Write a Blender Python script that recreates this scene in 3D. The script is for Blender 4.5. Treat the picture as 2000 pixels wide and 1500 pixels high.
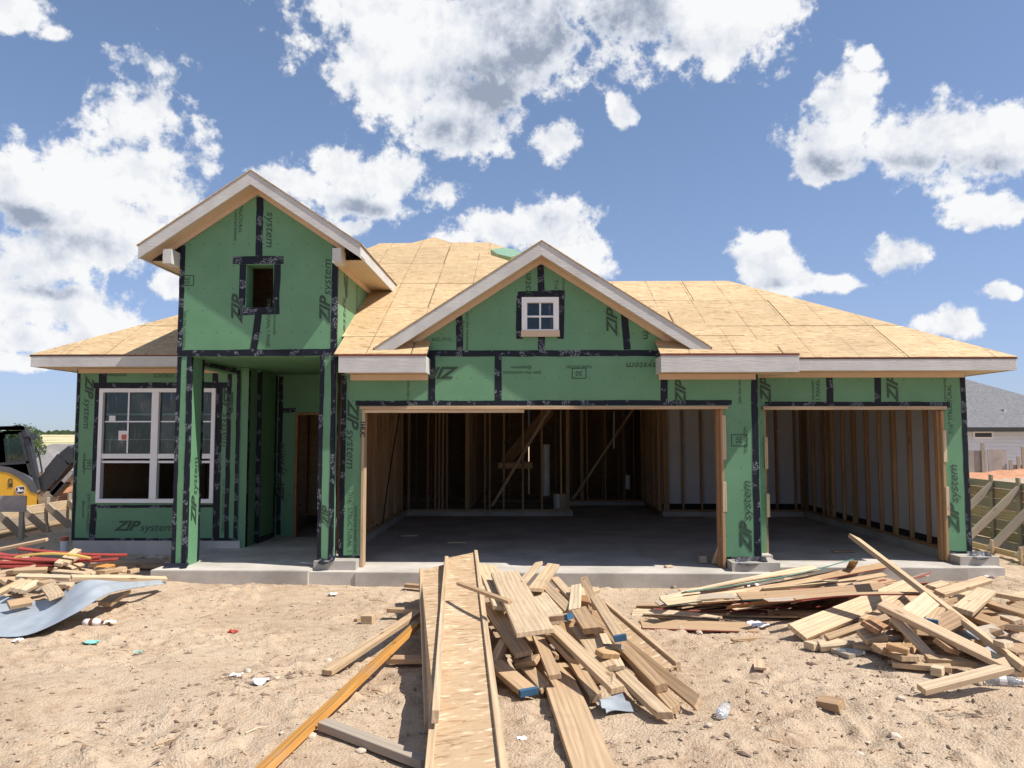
import bpy, bmesh, math, random
import numpy as np
from mathutils import Vector, Matrix
random.seed(7)
for o in list(bpy.data.objects): bpy.data.objects.remove(o)
S = bpy.context.scene
COL = S.collection
rad = math.radians
# ------------------------------------------------------------------ camera
FP = 1450.0                                   # focal length in photo pixels (2000 wide)
CZ = 1.8                                      # eye height above the garage slab (z = 0)
TH = math.atan(97/FP); PS = math.atan(30/FP*math.cos(TH))
cd = bpy.data.cameras.new('camera'); cam = bpy.data.objects.new('camera', cd); COL.objects.link(cam)
cam.location = (0, 0, CZ); cam.rotation_euler = (math.pi/2+TH, 0, PS)
cd.sensor_width = 36; cd.lens = 36*FP/2000; cd.clip_start = .05; cd.clip_end = 9000
S.camera = cam
S.render.resolution_x = 1024; S.render.resolution_y = 768
CR = Vector((math.cos(PS), math.sin(PS), 0)); CF = Vector((-math.sin(PS)*math.cos(TH), math.cos(PS)*math.cos(TH), math.sin(TH))); CU = CR.cross(CF)
def ray(px, py): return CF + CR*((px-1000)/FP) + CU*((750-py)/FP)
def onY(px, py, Y): d = ray(px, py); return Vector((0,0,CZ)) + d*(Y/d.y)
def onZ(px, py, z): d = ray(px, py); return Vector((0,0,CZ)) + d*((z-CZ)/d.z)
# ------------------------------------------------------------------ sun, sky, exposure
SUN_AZ, SUN_EL = rad(16.5), rad(54.0)           # sun from the right, a little in front of the facade
sv = Vector((math.cos(SUN_EL)*math.cos(SUN_AZ), -math.cos(SUN_EL)*math.sin(SUN_AZ), math.sin(SUN_EL)))
sl = bpy.data.lights.new('sun', 'SUN'); sl.energy = 5.0; sl.angle = rad(.53); sl.color = (1, .955, .88)
so = bpy.data.objects.new('sun', sl); COL.objects.link(so); so.rotation_euler = sv.to_track_quat('Z', 'Y').to_euler(); so.location = (30, -10, 40)
VS = S.view_settings; VS.view_transform = 'Standard'; VS.look = 'None'; VS.gamma = 1; VS.exposure = 0.42; VS.use_curve_mapping = False
W = bpy.data.worlds.new('World'); S.world = W; W.use_nodes = True
SKY = .10
def build_world():
    nt = W.node_tree; nt.nodes.clear(); N = nt.nodes; L = nt.links
    def put(n, i, v):
        if v is None: return
        if isinstance(v, (tuple, list, int, float)): n.inputs[i].default_value = v
        else: L.new(v, n.inputs[i])
    def vm(op, a=None, b=None, c=None):
        n = N.new('ShaderNodeVectorMath'); n.operation = op; put(n, 0, a); put(n, 1, b); put(n, 2, c); return n.outputs[0]
    def mm(op, a=None, b=None, c=None):
        n = N.new('ShaderNodeMath'); n.operation = op; put(n, 0, a); put(n, 1, b); put(n, 2, c); return n.outputs[0]
    def noise(v, sc, det, ro, dist=0):
        n = N.new('ShaderNodeTexNoise'); L.new(v, n.inputs['Vector']); n.inputs['Scale'].default_value = sc; n.inputs['Detail'].default_value = det; n.inputs['Roughness'].default_value = ro; n.inputs['Distortion'].default_value = dist; return n
    def sstep(v, a, b):
        n = N.new('ShaderNodeMapRange'); n.interpolation_type = 'SMOOTHSTEP'; L.new(v, n.inputs[0]); n.inputs[1].default_value = a; n.inputs[2].default_value = b; return n.outputs[0]
    D0 = N.new('ShaderNodeTexCoord').outputs['Generated']
    wn = noise(D0, 5., 3, .5); wv = vm('MULTIPLY_ADD', wn.outputs['Color'], (.07,.07,.07), (-.035,-.035,-.035))
    Dw = vm('ADD', D0, wv)
    sx = N.new('ShaderNodeSeparateXYZ'); L.new(Dw, sx.inputs[0]); s0 = N.new('ShaderNodeSeparateXYZ'); L.new(D0, s0.inputs[0])
    az = mm('ARCTAN2', sx.outputs[0], sx.outputs[1]); el = mm('ARCSINE', sx.outputs[2])
    def field(cl):
        """smallest scaled distance to a set of ellipses given in photo pixels, three at a time"""
        P_ = []
        for (cx, cy, rx, ry) in cl:
            d = ray(cx, cy).normalized(); a = math.atan2(d.x, d.y); e = math.asin(d.z); k = math.cos(a); P_.append((a, e, FP/rx/(k**1.6), FP/ry/max(.5, k)))
        while len(P_) % 3: P_.append(P_[-1])
        acc = None
        for i in range(0, len(P_), 3):
            q = P_[i:i+3]
            A = vm('MULTIPLY_ADD', az, tuple(p[2] for p in q), tuple(-p[0]*p[2] for p in q)); E_ = vm('MULTIPLY_ADD', el, tuple(p[3] for p in q), tuple(-p[1]*p[3] for p in q))
            r = vm('MULTIPLY_ADD', A, A, vm('MULTIPLY', E_, E_)); acc = r if acc is None else vm('MINIMUM', acc, r)
        x = N.new('ShaderNodeSeparateXYZ'); L.new(acc, x.inputs[0]); return mm('SQRT', mm('MINIMUM', mm('MINIMUM', x.outputs[0], x.outputs[1]), x.outputs[2]))
    # cumulus in view: centre and radii in photo pixels, turned into azimuth / elevation
    cl = [(790,110,210,130),(900,210,150,95),(760,20,190,85),(1050,60,250,125),(1250,30,210,80),(1400,60,130,85),(1500,15,80,40),(920,265,85,50),
          (260,250,135,108),(230,345,200,120),(330,395,95,70),(180,440,150,80),(40,380,110,90),(50,510,115,66),(90,590,165,52),(60,650,135,38),(190,622,75,36),(20,705,110,26),(330,550,50,26),
          (55,12,75,42),(105,55,38,24),(650,340,70,66),(765,345,95,60),(865,378,80,36),(560,372,110,40),(690,400,140,44),(700,450,50,28),
          (1060,450,115,60),(1140,500,68,46),(960,450,95,44),(1095,277,62,42),(1232,224,28,38),(1705,115,28,20),(1490,528,62,50),(1532,555,50,34),
          (1745,490,72,44),(1655,546,90,22),(1655,230,70,86),(1620,310,115,68),(1770,285,155,62),(1910,270,155,68),(1610,352,88,28),
          (1965,395,100,36),(1845,628,58,40),(1940,568,34,16)]
    base = mm('SUBTRACT', 1.0, field(cl)); base = mm('MAXIMUM', base, -1.2)
    # broken cumulus of the same kind all round, outside the part of the sky in view
    gen = mm('MULTIPLY_ADD', wn.outputs['Fac'], 5.0, -2.9)
    out = mm('MAXIMUM', sstep(mm('ABSOLUTE', az), rad(38), rad(46)), sstep(el, rad(33), rad(39)))
    base = mm('MAXIMUM', base, mm('MULTIPLY_ADD', out, 3.0, mm('SUBTRACT', gen, 3.0)))
    n1 = noise(D0, 9., 10, .62).outputs['Fac']
    n3 = noise(D0, 34., 6, .62).outputs['Fac']
    n2 = noise(vm('ADD', D0, (.012, 0, .022)), 9., 7, .6).outputs['Fac']
    D = mm('MULTIPLY_ADD', n3, 1.9, mm('MULTIPLY_ADD', n1, 2.7, mm('MULTIPLY_ADD', base, 1.0, -2.2)))
    alpha = sstep(D, .0, .45)
    # relief of the billows (thinner towards the sun = brighter) and grey undersides
    grey = field([(1090,70,260,130),(980,180,180,100),(880,245,130,50),(1230,90,150,90),(150,480,110,35),(50,425,80,25),(80,560,110,18),(720,415,140,28),(1620,335,110,30),(1780,320,150,26),(1930,315,120,25),(1500,565,55,16),(1740,520,80,14)])
    gk = mm('MULTIPLY', sstep(mm('MULTIPLY_ADD', n1, 1.1, mm('ADD', grey, -.55)), 1.3, .0), sstep(D, .1, .7))
    rel = mm('SUBTRACT', n1, n2)
    lt = mm('MULTIPLY_ADD', rel, 3.0, mm('MULTIPLY_ADD', gk, -.78, .86)); lt = mm('MULTIPLY_ADD', n3, .5, mm('ADD', lt, -.25)); lt = mm('MULTIPLY_ADD', sstep(D, .5, 2.2), -.10, lt)
    cr = N.new('ShaderNodeValToRGB'); L.new(lt, cr.inputs[0]); e = cr.color_ramp.elements
    e[0].position = .0; e[0].color = (.245, .285, .37, 1); e[1].position = .95; e[1].color = (.71, .715, .725, 1); x = e.new(.5); x.color = (.54, .57, .625, 1)
    sk = N.new('ShaderNodeTexSky'); sk.sky_type = 'NISHITA'; sk.sun_disc = False; sk.sun_elevation = SUN_EL; sk.sun_rotation = math.atan2(sv.x, sv.y)
    sk.altitude = 150; sk.air_density = 1.0; sk.dust_density = .25; sk.ozone_density = 1.5
    dv = vm('MULTIPLY', cr.outputs[0], (1/SKY,)*3)
    mx = N.new('ShaderNodeMix'); mx.data_type = 'RGBA'; L.new(alpha, mx.inputs['Factor']); sc_ = vm('DIVIDE', vm('MULTIPLY', sk.outputs[0], (1.397, 1.42, 1.34)), vm('MULTIPLY_ADD', sk.outputs[0], (1/4.28, 1/5.77, 1/14.8), (1., 1., 1.))); L.new(sc_, mx.inputs[6]); L.new(dv, mx.inputs[7])
    bg = N.new('ShaderNodeBackground'); bg.inputs[1].default_value = SKY; L.new(mx.outputs[2], bg.inputs[0])
    ow = N.new('ShaderNodeOutputWorld'); L.new(bg.outputs[0], ow.inputs[0])
build_world()
# ------------------------------------------------------------------ materials
class NT:
    def __init__(s, name):
        s.m = bpy.data.materials.new(name); s.m.use_nodes = True; s.t = s.m.node_tree; s.N = s.t.nodes; s.L = s.t.links
        s.b = s.N['Principled BSDF']; s.tc = s.N.new('ShaderNodeTexCoord'); s.oi = s.N.new('ShaderNodeObjectInfo')
    def link(s, a, b): s.L.new(a, b)
    def coord(s, scale=(1,1,1), rnd=True, rot=(0,0,0)):
        mp = s.N.new('ShaderNodeMapping'); mp.inputs['Scale'].default_value = scale; mp.inputs['Rotation'].default_value = rot; s.link(s.tc.outputs['Object'], mp.inputs[0])
        if not rnd: return mp.outputs[0]
        k = s.math('MULTIPLY', s.oi.outputs['Random'], 37.0)
        a = s.N.new('ShaderNodeVectorMath'); a.operation = 'ADD'; s.link(mp.outputs[0], a.inputs[0]); s.link(k, a.inputs[1]); return a.outputs[0]
    def noise(s, vec, scale, detail=4, rough=.55, dist=0):
        n = s.N.new('ShaderNodeTexNoise'); s.link(vec, n.inputs['Vector']); n.inputs['Scale'].default_value = scale; n.inputs['Detail'].default_value = detail; n.inputs['Roughness'].default_value = rough; n.inputs['Distortion'].default_value = dist
        return n.outputs['Fac']
    def voro(s, vec, scale, feat='F1', out='Distance'):
        n = s.N.new('ShaderNodeTexVoronoi'); n.feature = feat; s.link(vec, n.inputs['Vector']); n.inputs['Scale'].default_value = scale; return n.outputs[out]
    def math(s, op, a, b=None, c=None):
        n = s.N.new('ShaderNodeMath'); n.operation = op
        for i, v in enumerate((a, b, c)):
            if v is None: continue
            if isinstance(v, (int, float)): n.inputs[i].default_value = v
            else: s.link(v, n.inputs[i])
        return n.outputs[0]
    def ramp(s, fac, stops):
        r = s.N.new('ShaderNodeValToRGB'); s.link(fac, r.inputs[0]); e = r.color_ramp.elements
        while len(e) < len(stops): e.new(.5)
        for x, (p, c) in zip(e, stops): x.position = p; x.color = (*c, 1) if len(c) == 3 else c
        return r.outputs[0]
    def mix(s, fac, a, b, mode='MIX'):
        n = s.N.new('ShaderNodeMix'); n.data_type = 'RGBA'; n.blend_type = mode
        for i, v in ((0, fac), (6, a), (7, b)):
            if isinstance(v, (int, float)): n.inputs[i].default_value = v
            elif isinstance(v, tuple): n.inputs[i].default_value = (*v, 1)
            else: s.link(v, n.inputs[i])
        return n.outputs[2]
    def mrange(s, v, a, b, c=0., d=1.):
        n = s.N.new('ShaderNodeMapRange'); s.link(v, n.inputs[0]); n.inputs[1].default_value = a; n.inputs[2].default_value = b; n.inputs[3].default_value = c; n.inputs[4].default_value = d; return n.outputs[0]
    def color(s, c): 
        if isinstance(c, tuple): s.b.inputs['Base Color'].default_value = (*c, 1)
        else: s.link(c, s.b.inputs['Base Color'])
    def bump(s, h, strength=.3, dist=.01):
        n = s.N.new('ShaderNodeBump'); n.inputs['Strength'].default_value = strength; n.inputs['Distance'].default_value = dist; s.link(h, n.inputs['Height']); s.link(n.outputs[0], s.b.inputs['Normal'])
    def rough(s, r): s.b.inputs['Roughness'].default_value = r
def m_plain(name, col, rough=.7, var=.12, scale=6., bump=0., metal=0., spec=None):
    t = NT(name); v = t.coord(); n = t.noise(v, scale, 6, .6)
    k = t.mrange(n, .3, .7, 1-var, 1+var)
    c = t.mix(1.0, col, t.ramp(k, [(0, (0,0,0)), (1, (1,1,1))]), 'MULTIPLY') if False else None
    h = t.N.new('ShaderNodeHueSaturation'); h.inputs['Color'].default_value = (*col, 1); t.link(k, h.inputs['Value']); t.color(h.outputs[0])
    t.rough(rough); t.b.inputs['Metallic'].default_value = metal
    if spec is not None: t.b.inputs['Specular IOR Level'].default_value = spec
    if bump: t.bump(t.noise(v, scale*6, 5, .6), bump, .01)
    return t.m
def m_lumber(name, tones, grey=0.):
    t = NT(name); v = t.coord((1.3, 26, 26)); v2 = t.coord((1,1,1))
    wob = t.noise(t.coord((.8, 5, 5)), 1.6, 2, .5)
    g = t.noise(v, 1.0, 5, .6, 1.2)
    ring = t.N.new('ShaderNodeTexWave'); ring.bands_direction = 'Y'; t.link(t.coord((.5, 6, 4)), ring.inputs['Vector']); ring.inputs['Scale'].default_value = 1.3; ring.inputs['Distortion'].default_value = 9; ring.inputs['Detail'].default_value = 2; ring.inputs['Detail Scale'].default_value = .8
    base = t.ramp(t.oi.outputs['Random'], [(i/(len(tones)-1), c) for i, c in enumerate(tones)])
    gr = t.mrange(t.math('ADD', t.math('MULTIPLY', g, .8), t.math('MULTIPLY', ring.outputs['Fac'], .2)), .25, .75, .68, 1.2)
    h = t.N.new('ShaderNodeHueSaturation'); t.link(base, h.inputs['Color']); t.link(gr, h.inputs['Value'])
    kn = t.voro(t.coord((2.2, 7, 7)), 1.0)
    kk = t.mrange(kn, .05, .13, .8, 0.)
    c = t.mix(kk, h.outputs[0], (.16, .075, .03))
    st = t.mrange(t.noise(v2, 4, 5, .65), .54, .75, 0., .45)
    c = t.mix(st, c, (.30, .24, .18))
    if grey: c = t.mix(grey, c, (.33, .30, .27))
    t.color(c); t.rough(.75); t.b.inputs['Specular IOR Level'].default_value = .25
    t.bump(t.math('ADD', g, t.math('MULTIPLY', ring.outputs['Fac'], .4)), .35, .004)
    return t.m
def m_osb(name, lo, mid, hi, sx=7., sy=46., ang=0., lines=False):
    t = NT(name)
    def rs(a_, k1, k2):
        m1 = t.N.new('ShaderNodeMapping'); m1.inputs['Rotation'].default_value = (0, 0, a_); t.link(t.coord((1,1,1)), m1.inputs[0]); m2 = t.N.new('ShaderNodeMapping'); m2.inputs['Scale'].default_value = (k1, k2, k2); t.link(m1.outputs[0], m2.inputs[0]); return m2.outputs[0]
    v = rs(ang, sx, sy); w = t.noise(t.coord((5,5,5)), 1.0, 2)
    vv = t.N.new('ShaderNodeVectorMath'); vv.operation = 'ADD'; t.link(v, vv.inputs[0]); sc = t.N.new('ShaderNodeVectorMath'); sc.operation = 'SCALE'; t.link(w, sc.inputs[0]); sc.inputs['Scale'].default_value = 3.2; t.link(sc.outputs[0], vv.inputs[1])
    cell = t.N.new('ShaderNodeTexVoronoi'); t.link(vv.outputs[0], cell.inputs['Vector']); cell.inputs['Scale'].default_value = 1.0
    sp = t.N.new('ShaderNodeSeparateColor'); t.link(cell.outputs['Color'], sp.inputs[0])
    v2 = rs(ang+.35, sx*.8, sy*.8); cell2 = t.N.new('ShaderNodeTexVoronoi'); t.link(v2, cell2.inputs['Vector']); cell2.inputs['Scale'].default_value = 1.3
    sp2 = t.N.new('ShaderNodeSeparateColor'); t.link(cell2.outputs['Color'], sp2.inputs[0])
    f = t.math('ADD', t.math('MULTIPLY', sp.outputs[0], .6), t.math('MULTIPLY', sp2.outputs[1], .4))
    c = t.ramp(f, [(.05, lo), (.32, mid), (.7, mid), (.95, hi)])
    k = t.math('ADD', t.mrange(t.oi.outputs['Random'], 0, 1, .9, 1.06), t.mrange(t.noise(t.coord((1,1,1)), 1.3, 4), .3, .7, -.08, .08))
    h = t.N.new('ShaderNodeHueSaturation'); t.link(c, h.inputs['Color']); t.link(k, h.inputs['Value'])
    hc = h.outputs[0]
    if lines:
        q = t.N.new('ShaderNodeSeparateXYZ'); t.link(t.tc.outputs['Object'], q.inputs[0]); lx = t.math('ABSOLUTE', t.math('SUBTRACT', t.math('FRACT', t.math('MULTIPLY', q.outputs[0], 1/.61)), .5))
        hc = t.mix(t.math('MULTIPLY', t.mrange(lx, .008, .016, .75, 0.), t.mrange(t.noise(t.coord((1,1,1)), 3., 3), .35, .6, .25, 1.)), hc, (.16,.085,.04))
    t.color(hc); t.rough(.7); t.b.inputs['Specular IOR Level'].default_value = .3; t.bump(f, .25, .004)
    return t.m
def m_sheath():
    t = NT('green_sheathing'); v = t.coord((1,1,1), False); n = t.noise(v, 2.2, 5, .6); f = t.noise(v, 60, 3, .6)
    c = t.ramp(n, [(.3, (.110,.243,.132)), (.55, (.125,.270,.149)), (.8, (.142,.290,.165))])
    # rows of fastener dots pressed into the face
    sx = t.N.new('ShaderNodeSeparateXYZ'); t.link(t.tc.outputs['Object'], sx.inputs[0])
    def fr(o, p, off): return t.math('SUBTRACT', t.math('FRACT', t.math('MULTIPLY_ADD', o, 1/p, off)), .5)
    ax = t.math('ADD', sx.outputs[0], sx.outputs[1])
    dx = t.math('MULTIPLY', fr(ax, .203, .3), .203); dz = t.math('MULTIPLY', fr(sx.outputs[2], .305, .1), .305)
    r = t.math('SQRT', t.math('ADD', t.math('MULTIPLY', dx, dx), t.math('MULTIPLY', dz, dz)))
    dot = t.mrange(r, .007, .011, .75, 0.)
    c = t.mix(dot, c, (.035,.075,.04))
    du = t.mrange(t.noise(v, 5, 6, .7), .58, .8, 0, .3); c = t.mix(du, c, (.26,.30,.2))
    t.color(c); t.rough(.55); t.b.inputs['Specular IOR Level'].default_value = .35; t.bump(t.math('SUBTRACT', f, t.math('MULTIPLY', dot, 2.)), .12, .004)
    return t.m
def m_tape():
    t = NT('seam_tape'); v = t.coord((1,1,1), False)
    a = t.mrange(t.noise(v, 7, 1), .55, .60); b = t.mrange(t.noise(t.coord((1,1,1), False), 85, 2, .6), .53, .57)
    k = t.math('MULTIPLY', t.math('MULTIPLY', a, b), .6)
    c = t.mix(k, (.012,.014,.022), (.42,.44,.5)); t.color(c); t.rough(.5); t.b.inputs['Specular IOR Level'].default_value = .2; t.bump(t.noise(v, 18, 4, .6), .4, .01); return t.m
def m_dirt():
    t = NT('dry_tan_soil'); v = t.coord((1,1,1), False)
    a = t.noise(v, .55, 6, .62); b = t.noise(v, 9, 7, .68); g = t.noise(v, 95, 4, .75); vo = t.voro(v, 55)
    c = t.ramp(a, [(.30, (.375,.258,.168)), (.5, (.50,.368,.252)), (.68, (.57,.445,.318))])
    c = t.mix(t.mrange(b, .40, .62, .0, .5), c, (.62,.50,.365)); c = t.mix(t.mrange(b, .34, .46, .6, 0), c, (.34,.235,.16))
    c = t.mix(t.mrange(g, .56, .68, 0, .75), c, (.25,.165,.11)); c = t.mix(t.mrange(g, .30, .42, .6, 0), c, (.70,.59,.46))
    sx = t.N.new('ShaderNodeSeparateXYZ'); t.link(t.tc.outputs['Object'], sx.inputs[0])
    far = t.mrange(sx.outputs[1], 70, 160); fc = t.ramp(t.noise(t.coord((.01,.02,.01), False), 1.0, 5, .6), [(.35, (.20,.22,.09)), (.5, (.55,.47,.28)), (.65, (.66,.57,.38))])
    c = t.mix(far, c, fc)
    t.color(c); t.rough(.95); t.b.inputs['Specular IOR Level'].default_value = .1
    t.bump(t.math('ADD', t.math('ADD', b, t.math('MULTIPLY', g, .5)), t.math('MULTIPLY', vo, .4)), .8, .03); return t.m
def m_concrete(name='concrete', col=(.47,.43,.38)):
    t = NT(name); v = t.coord((1,1,1), False); a = t.noise(v, 1.5, 6, .65); b = t.noise(v, 30, 5, .7)
    c = t.mix(t.mrange(a, .35, .65), tuple(x*.78 for x in col), tuple(min(1, x*1.18) for x in col)); c = t.mix(t.mrange(b, .6, .8, 0, .4), c, (.24,.2,.165)); t.color(c); t.rough(.85); t.bump(b, .5, .005); return t.m
def m_fascia():
    t = NT('primed_trim'); v = t.coord((2.2,30,30), False); g = t.noise(v, 1.0, 4, .6, 2.5)
    c = t.ramp(t.noise(t.coord(), 3, 4), [(.3, (.46,.44,.415)), (.7, (.58,.56,.53))]); t.color(c); t.rough(.6); t.bump(g, .7, .006); return t.m
def m_glass():
    t = NT('window_glass'); N = t.N; tr = N.new('ShaderNodeBsdfTransparent'); tr.inputs[0].default_value = (.62,.70,.70,1); gl = N.new('ShaderNodeBsdfGlossy'); gl.inputs['Roughness'].default_value = .03
    fr = N.new('ShaderNodeFresnel'); fr.inputs[0].default_value = 1.6; mx = N.new('ShaderNodeMixShader'); f = t.math('ADD', fr.outputs[0], .0); t.link(f, mx.inputs[0]); t.link(tr.outputs[0], mx.inputs[1]); t.link(gl.outputs[0], mx.inputs[2])
    df = N.new('ShaderNodeBsdfDiffuse'); df.inputs[0].default_value = (.6,.62,.62,1); m2 = N.new('ShaderNodeMixShader'); s = t.mrange(t.noise(t.coord((9,9,1.2), False), 2.2, 5, .7),   .55, .76, .0, .3); t.link(s, m2.inputs[0]); t.link(mx.outputs[0], m2.inputs[1]); t.link(df.outputs[0], m2.inputs[2])
    t.link(m2.outputs[0], N['Material Output'].inputs[0]); return t.m
def m_clear(name, col):
    t = NT(name); t.color(col); t.rough(.12); t.b.inputs['Transmission Weight'].default_value = .75; t.b.inputs['IOR'].default_value = 1.2; return t.m
MAT = dict(
    green=m_sheath(), tape=m_tape(), dirt=m_dirt(), conc=m_concrete(), curb=m_concrete('rough_concrete', (.40,.365,.32)), trim=m_fascia(), glass=m_glass(),
    soffit=m_plain('tan_soffit', (.56,.42,.285), .7, .06, 3), ink=m_plain('print_ink', (.028,.06,.034), .6, .3, 30), inkdk=m_plain('marker_ink', (.02,.018,.016), .6),
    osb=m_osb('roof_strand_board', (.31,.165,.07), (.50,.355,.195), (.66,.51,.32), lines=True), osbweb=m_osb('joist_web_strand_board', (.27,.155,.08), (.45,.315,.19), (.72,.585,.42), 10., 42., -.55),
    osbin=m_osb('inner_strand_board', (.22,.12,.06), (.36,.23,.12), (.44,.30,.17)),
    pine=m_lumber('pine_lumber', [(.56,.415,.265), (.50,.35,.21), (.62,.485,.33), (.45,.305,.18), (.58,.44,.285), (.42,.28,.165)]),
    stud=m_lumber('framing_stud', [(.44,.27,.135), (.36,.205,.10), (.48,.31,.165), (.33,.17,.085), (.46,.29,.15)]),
    brown=m_lumber('fir_lumber', [(.41,.27,.155), (.47,.325,.195), (.37,.235,.135)]), orange=m_lumber('orange_lumber', [(.52,.255,.06), (.50,.24,.06)]),
    weather=m_lumber('weathered_lumber', [(.40,.30,.205), (.34,.27,.20), (.45,.345,.235)], .35),
    red=m_plain('red_primed_edge', (.30,.045,.035), .6, .25, 8), teal=m_plain('green_edge', (.05,.16,.13), .6, .3), yellowstrip=m_plain('yellow_strip', (.62,.42,.10), .6),
    blue=m_plain('blue_end_paint', (.03,.095,.17), .7, .25, 30), vinyl=m_plain('white_vinyl', (.78,.77,.77), .4, .03), wrap=m_plain('white_house_wrap', (.52,.49,.48), .7, .06, 2), black=m_plain('black_gap', (.012,.012,.012), .9),
    dark=m_plain('machine_grey', (.035,.038,.045), .45, .2, 8), hood=m_plain('machine_hood_grey', (.10,.105,.115), .4, .15, 4), yellow=m_plain('machine_yellow', (.72,.40,.028), .35, .06, 3), steel=m_plain('steel', (.45,.45,.46), .35, .1, 10, 0, .9),
    sheet=m_plain('grey_sheet', (.33,.365,.40), .45, .16, 4, .1), pvc=m_plain('white_pvc', (.72,.71,.68), .4, .05), redcap=m_plain('red_cap', (.50,.10,.06), .5), paper=m_plain('white_paper', (.76,.74,.72), .8, .08),
    stone=m_plain('pale_stone', (.50,.41,.32), .95, .2, 8, .4), shingle=m_plain('grey_shingle', (.15,.148,.155), .9, .3, 9, .3), siding=m_plain('pale_siding', (.62,.64,.69), .6, .04), gutter=m_plain('dark_gutter', (.03,.028,.028), .5), fence=m_plain('brown_fence', (.34,.17,.085), .8, .25, 6),
    tanroof=m_plain('greybrown_shingle', (.21,.195,.185), .9, .2, 3), ply=m_plain('weathered_plywood', (.34,.29,.26), .85, .25, 3, .2), clear=m_clear('clear_plastic', (.85,.88,.9)), brownplastic=m_plain('brown_cap', (.17,.06,.04), .4), leaf=m_plain('tree_leaf', (.06,.095,.035), .8, .4, 20), bark=m_plain('tree_bark', (.12,.09,.065), .9), film=m_plain('green_film', (.20,.33,.22), .5), tealplastic=m_plain('teal_plastic', (.22,.55,.48), .5), redsoil=m_plain('red_soil', (.46,.22,.12), .95, .25, 5, .6), darksoil=m_plain('dark_soil_crumb', (.22,.15,.105), .95, .3, 30), shade_backing=m_plain('dark_shade_backing', (.10,.075,.05), .9))
# ------------------------------------------------------------------ builders
def tag(o, label=None, cat=None, group=None, kind=None):
    if label: o['label'] = label
    if cat: o['category'] = cat
    if group: o['group'] = group
    if kind: o['kind'] = kind
    return o
def link(o, parent=None):
    COL.objects.link(o)
    if parent is not None:
        o.parent = parent
        if parent.type == 'EMPTY': o.matrix_parent_inverse = Matrix.Translation(-parent.location)
    return o
def mesh(name, vs, fs, mat, parent=None, smooth=False, idx=None):
    me = bpy.data.meshes.new(name); me.from_pydata([tuple(v) for v in vs], [], fs); me.update()
    for m in (mat if isinstance(mat, (list, tuple)) else [mat]): me.materials.append(MAT[m] if isinstance(m, str) else m)
    if idx: me.polygons.foreach_set('material_index', idx)
    if smooth: me.polygons.foreach_set('use_smooth', [True]*len(me.polygons))
    return link(bpy.data.objects.new(name, me), parent)
def empty(name, loc, label, cat, group=None):
    o = bpy.data.objects.new(name, None); o.empty_display_size = .2; o.location = loc; COL.objects.link(o); return tag(o, label, cat, group)
BF = [(0,3,2,1),(4,5,6,7),(0,1,5,4),(1,2,6,5),(2,3,7,6),(3,0,4,7)]
def bv(x0,x1,y0,y1,z0,z1): return [(x0,y0,z0),(x1,y0,z0),(x1,y1,z0),(x0,y1,z0),(x0,y0,z1),(x1,y0,z1),(x1,y1,z1),(x0,y1,z1)]
class MB:
    def __init__(s): s.v = []; s.f = []
    def add(s, v, f): n = len(s.v); s.v += list(v); s.f += [tuple(i+n for i in q) for q in f]; return s
    def box(s, *a): return s.add(bv(*a), BF)
    def prism(s, pts, d):                                   # closed polygon extruded along vector d
        n = len(pts); a = [Vector(p) for p in pts]; d = Vector(d)
        return s.add(a+[p+d for p in a], [tuple(range(n-1,-1,-1)), tuple(range(n, 2*n))]+[(i,(i+1)%n,(i+1)%n+n,i+n) for i in range(n)])
    def bar(s, p, q, r, n=8, r2=None):
        p, q = Vector(p), Vector(q); a = (q-p).normalized(); u = a.orthogonal().normalized(); w = a.cross(u); r2 = r if r2 is None else r2; v = []
        for c, rr in ((p, r), (q, r2)):
            for i in range(n): t = 2*math.pi*i/n; v.append(c+u*rr*math.cos(t)+w*rr*math.sin(t))
        return s.add(v, [tuple(range(n-1,-1,-1)), tuple(range(n,2*n))]+[(i,(i+1)%n,(i+1)%n+n,i+n) for i in range(n)])
    def beam(s, p, q, w, t, up=(0,0,1)):
        p, q = Vector(p), Vector(q); a = (q-p).normalized(); y = Vector(up).cross(a)
        y = y.normalized() if y.length > 1e-4 else Vector((1,0,0)); z = a.cross(y); v = []
        for c in (p, q): v += [c-y*w/2-z*t/2, c+y*w/2-z*t/2, c+y*w/2+z*t/2, c-y*w/2+z*t/2]
        return s.add(v, [(3,2,1,0),(4,5,6,7),(0,1,5,4),(1,2,6,5),(2,3,7,6),(3,0,4,7)])
    def tube(s, pts, r, n=6):
        pts = [Vector(p) for p in pts]; v = []
        for i, c in enumerate(pts):
            a = (pts[min(i+1, len(pts)-1)]-pts[max(i-1, 0)]).normalized(); u = a.cross(Vector((.13,.31,.94))).normalized(); w = a.cross(u)
            rr = r[i] if isinstance(r, (list, tuple)) else r
            for k in range(n): t = 2*math.pi*k/n; v.append(c+u*rr*math.cos(t)+w*rr*math.sin(t))
        f = [tuple(range(n-1,-1,-1)), tuple(range(n*(len(pts)-1), n*len(pts)))]
        for i in range(len(pts)-1): f += [(i*n+k, i*n+(k+1)%n, (i+1)*n+(k+1)%n, (i+1)*n+k) for k in range(n)]
        return s.add(v, f)
    def build(s, name, mat, parent=None, smooth=False): return mesh(name, s.v, s.f, mat, parent, smooth)
def box(name, x0,x1,y0,y1,z0,z1, mat, parent=None): return MB().box(x0,x1,y0,y1,z0,z1).build(name, mat, parent)
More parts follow.
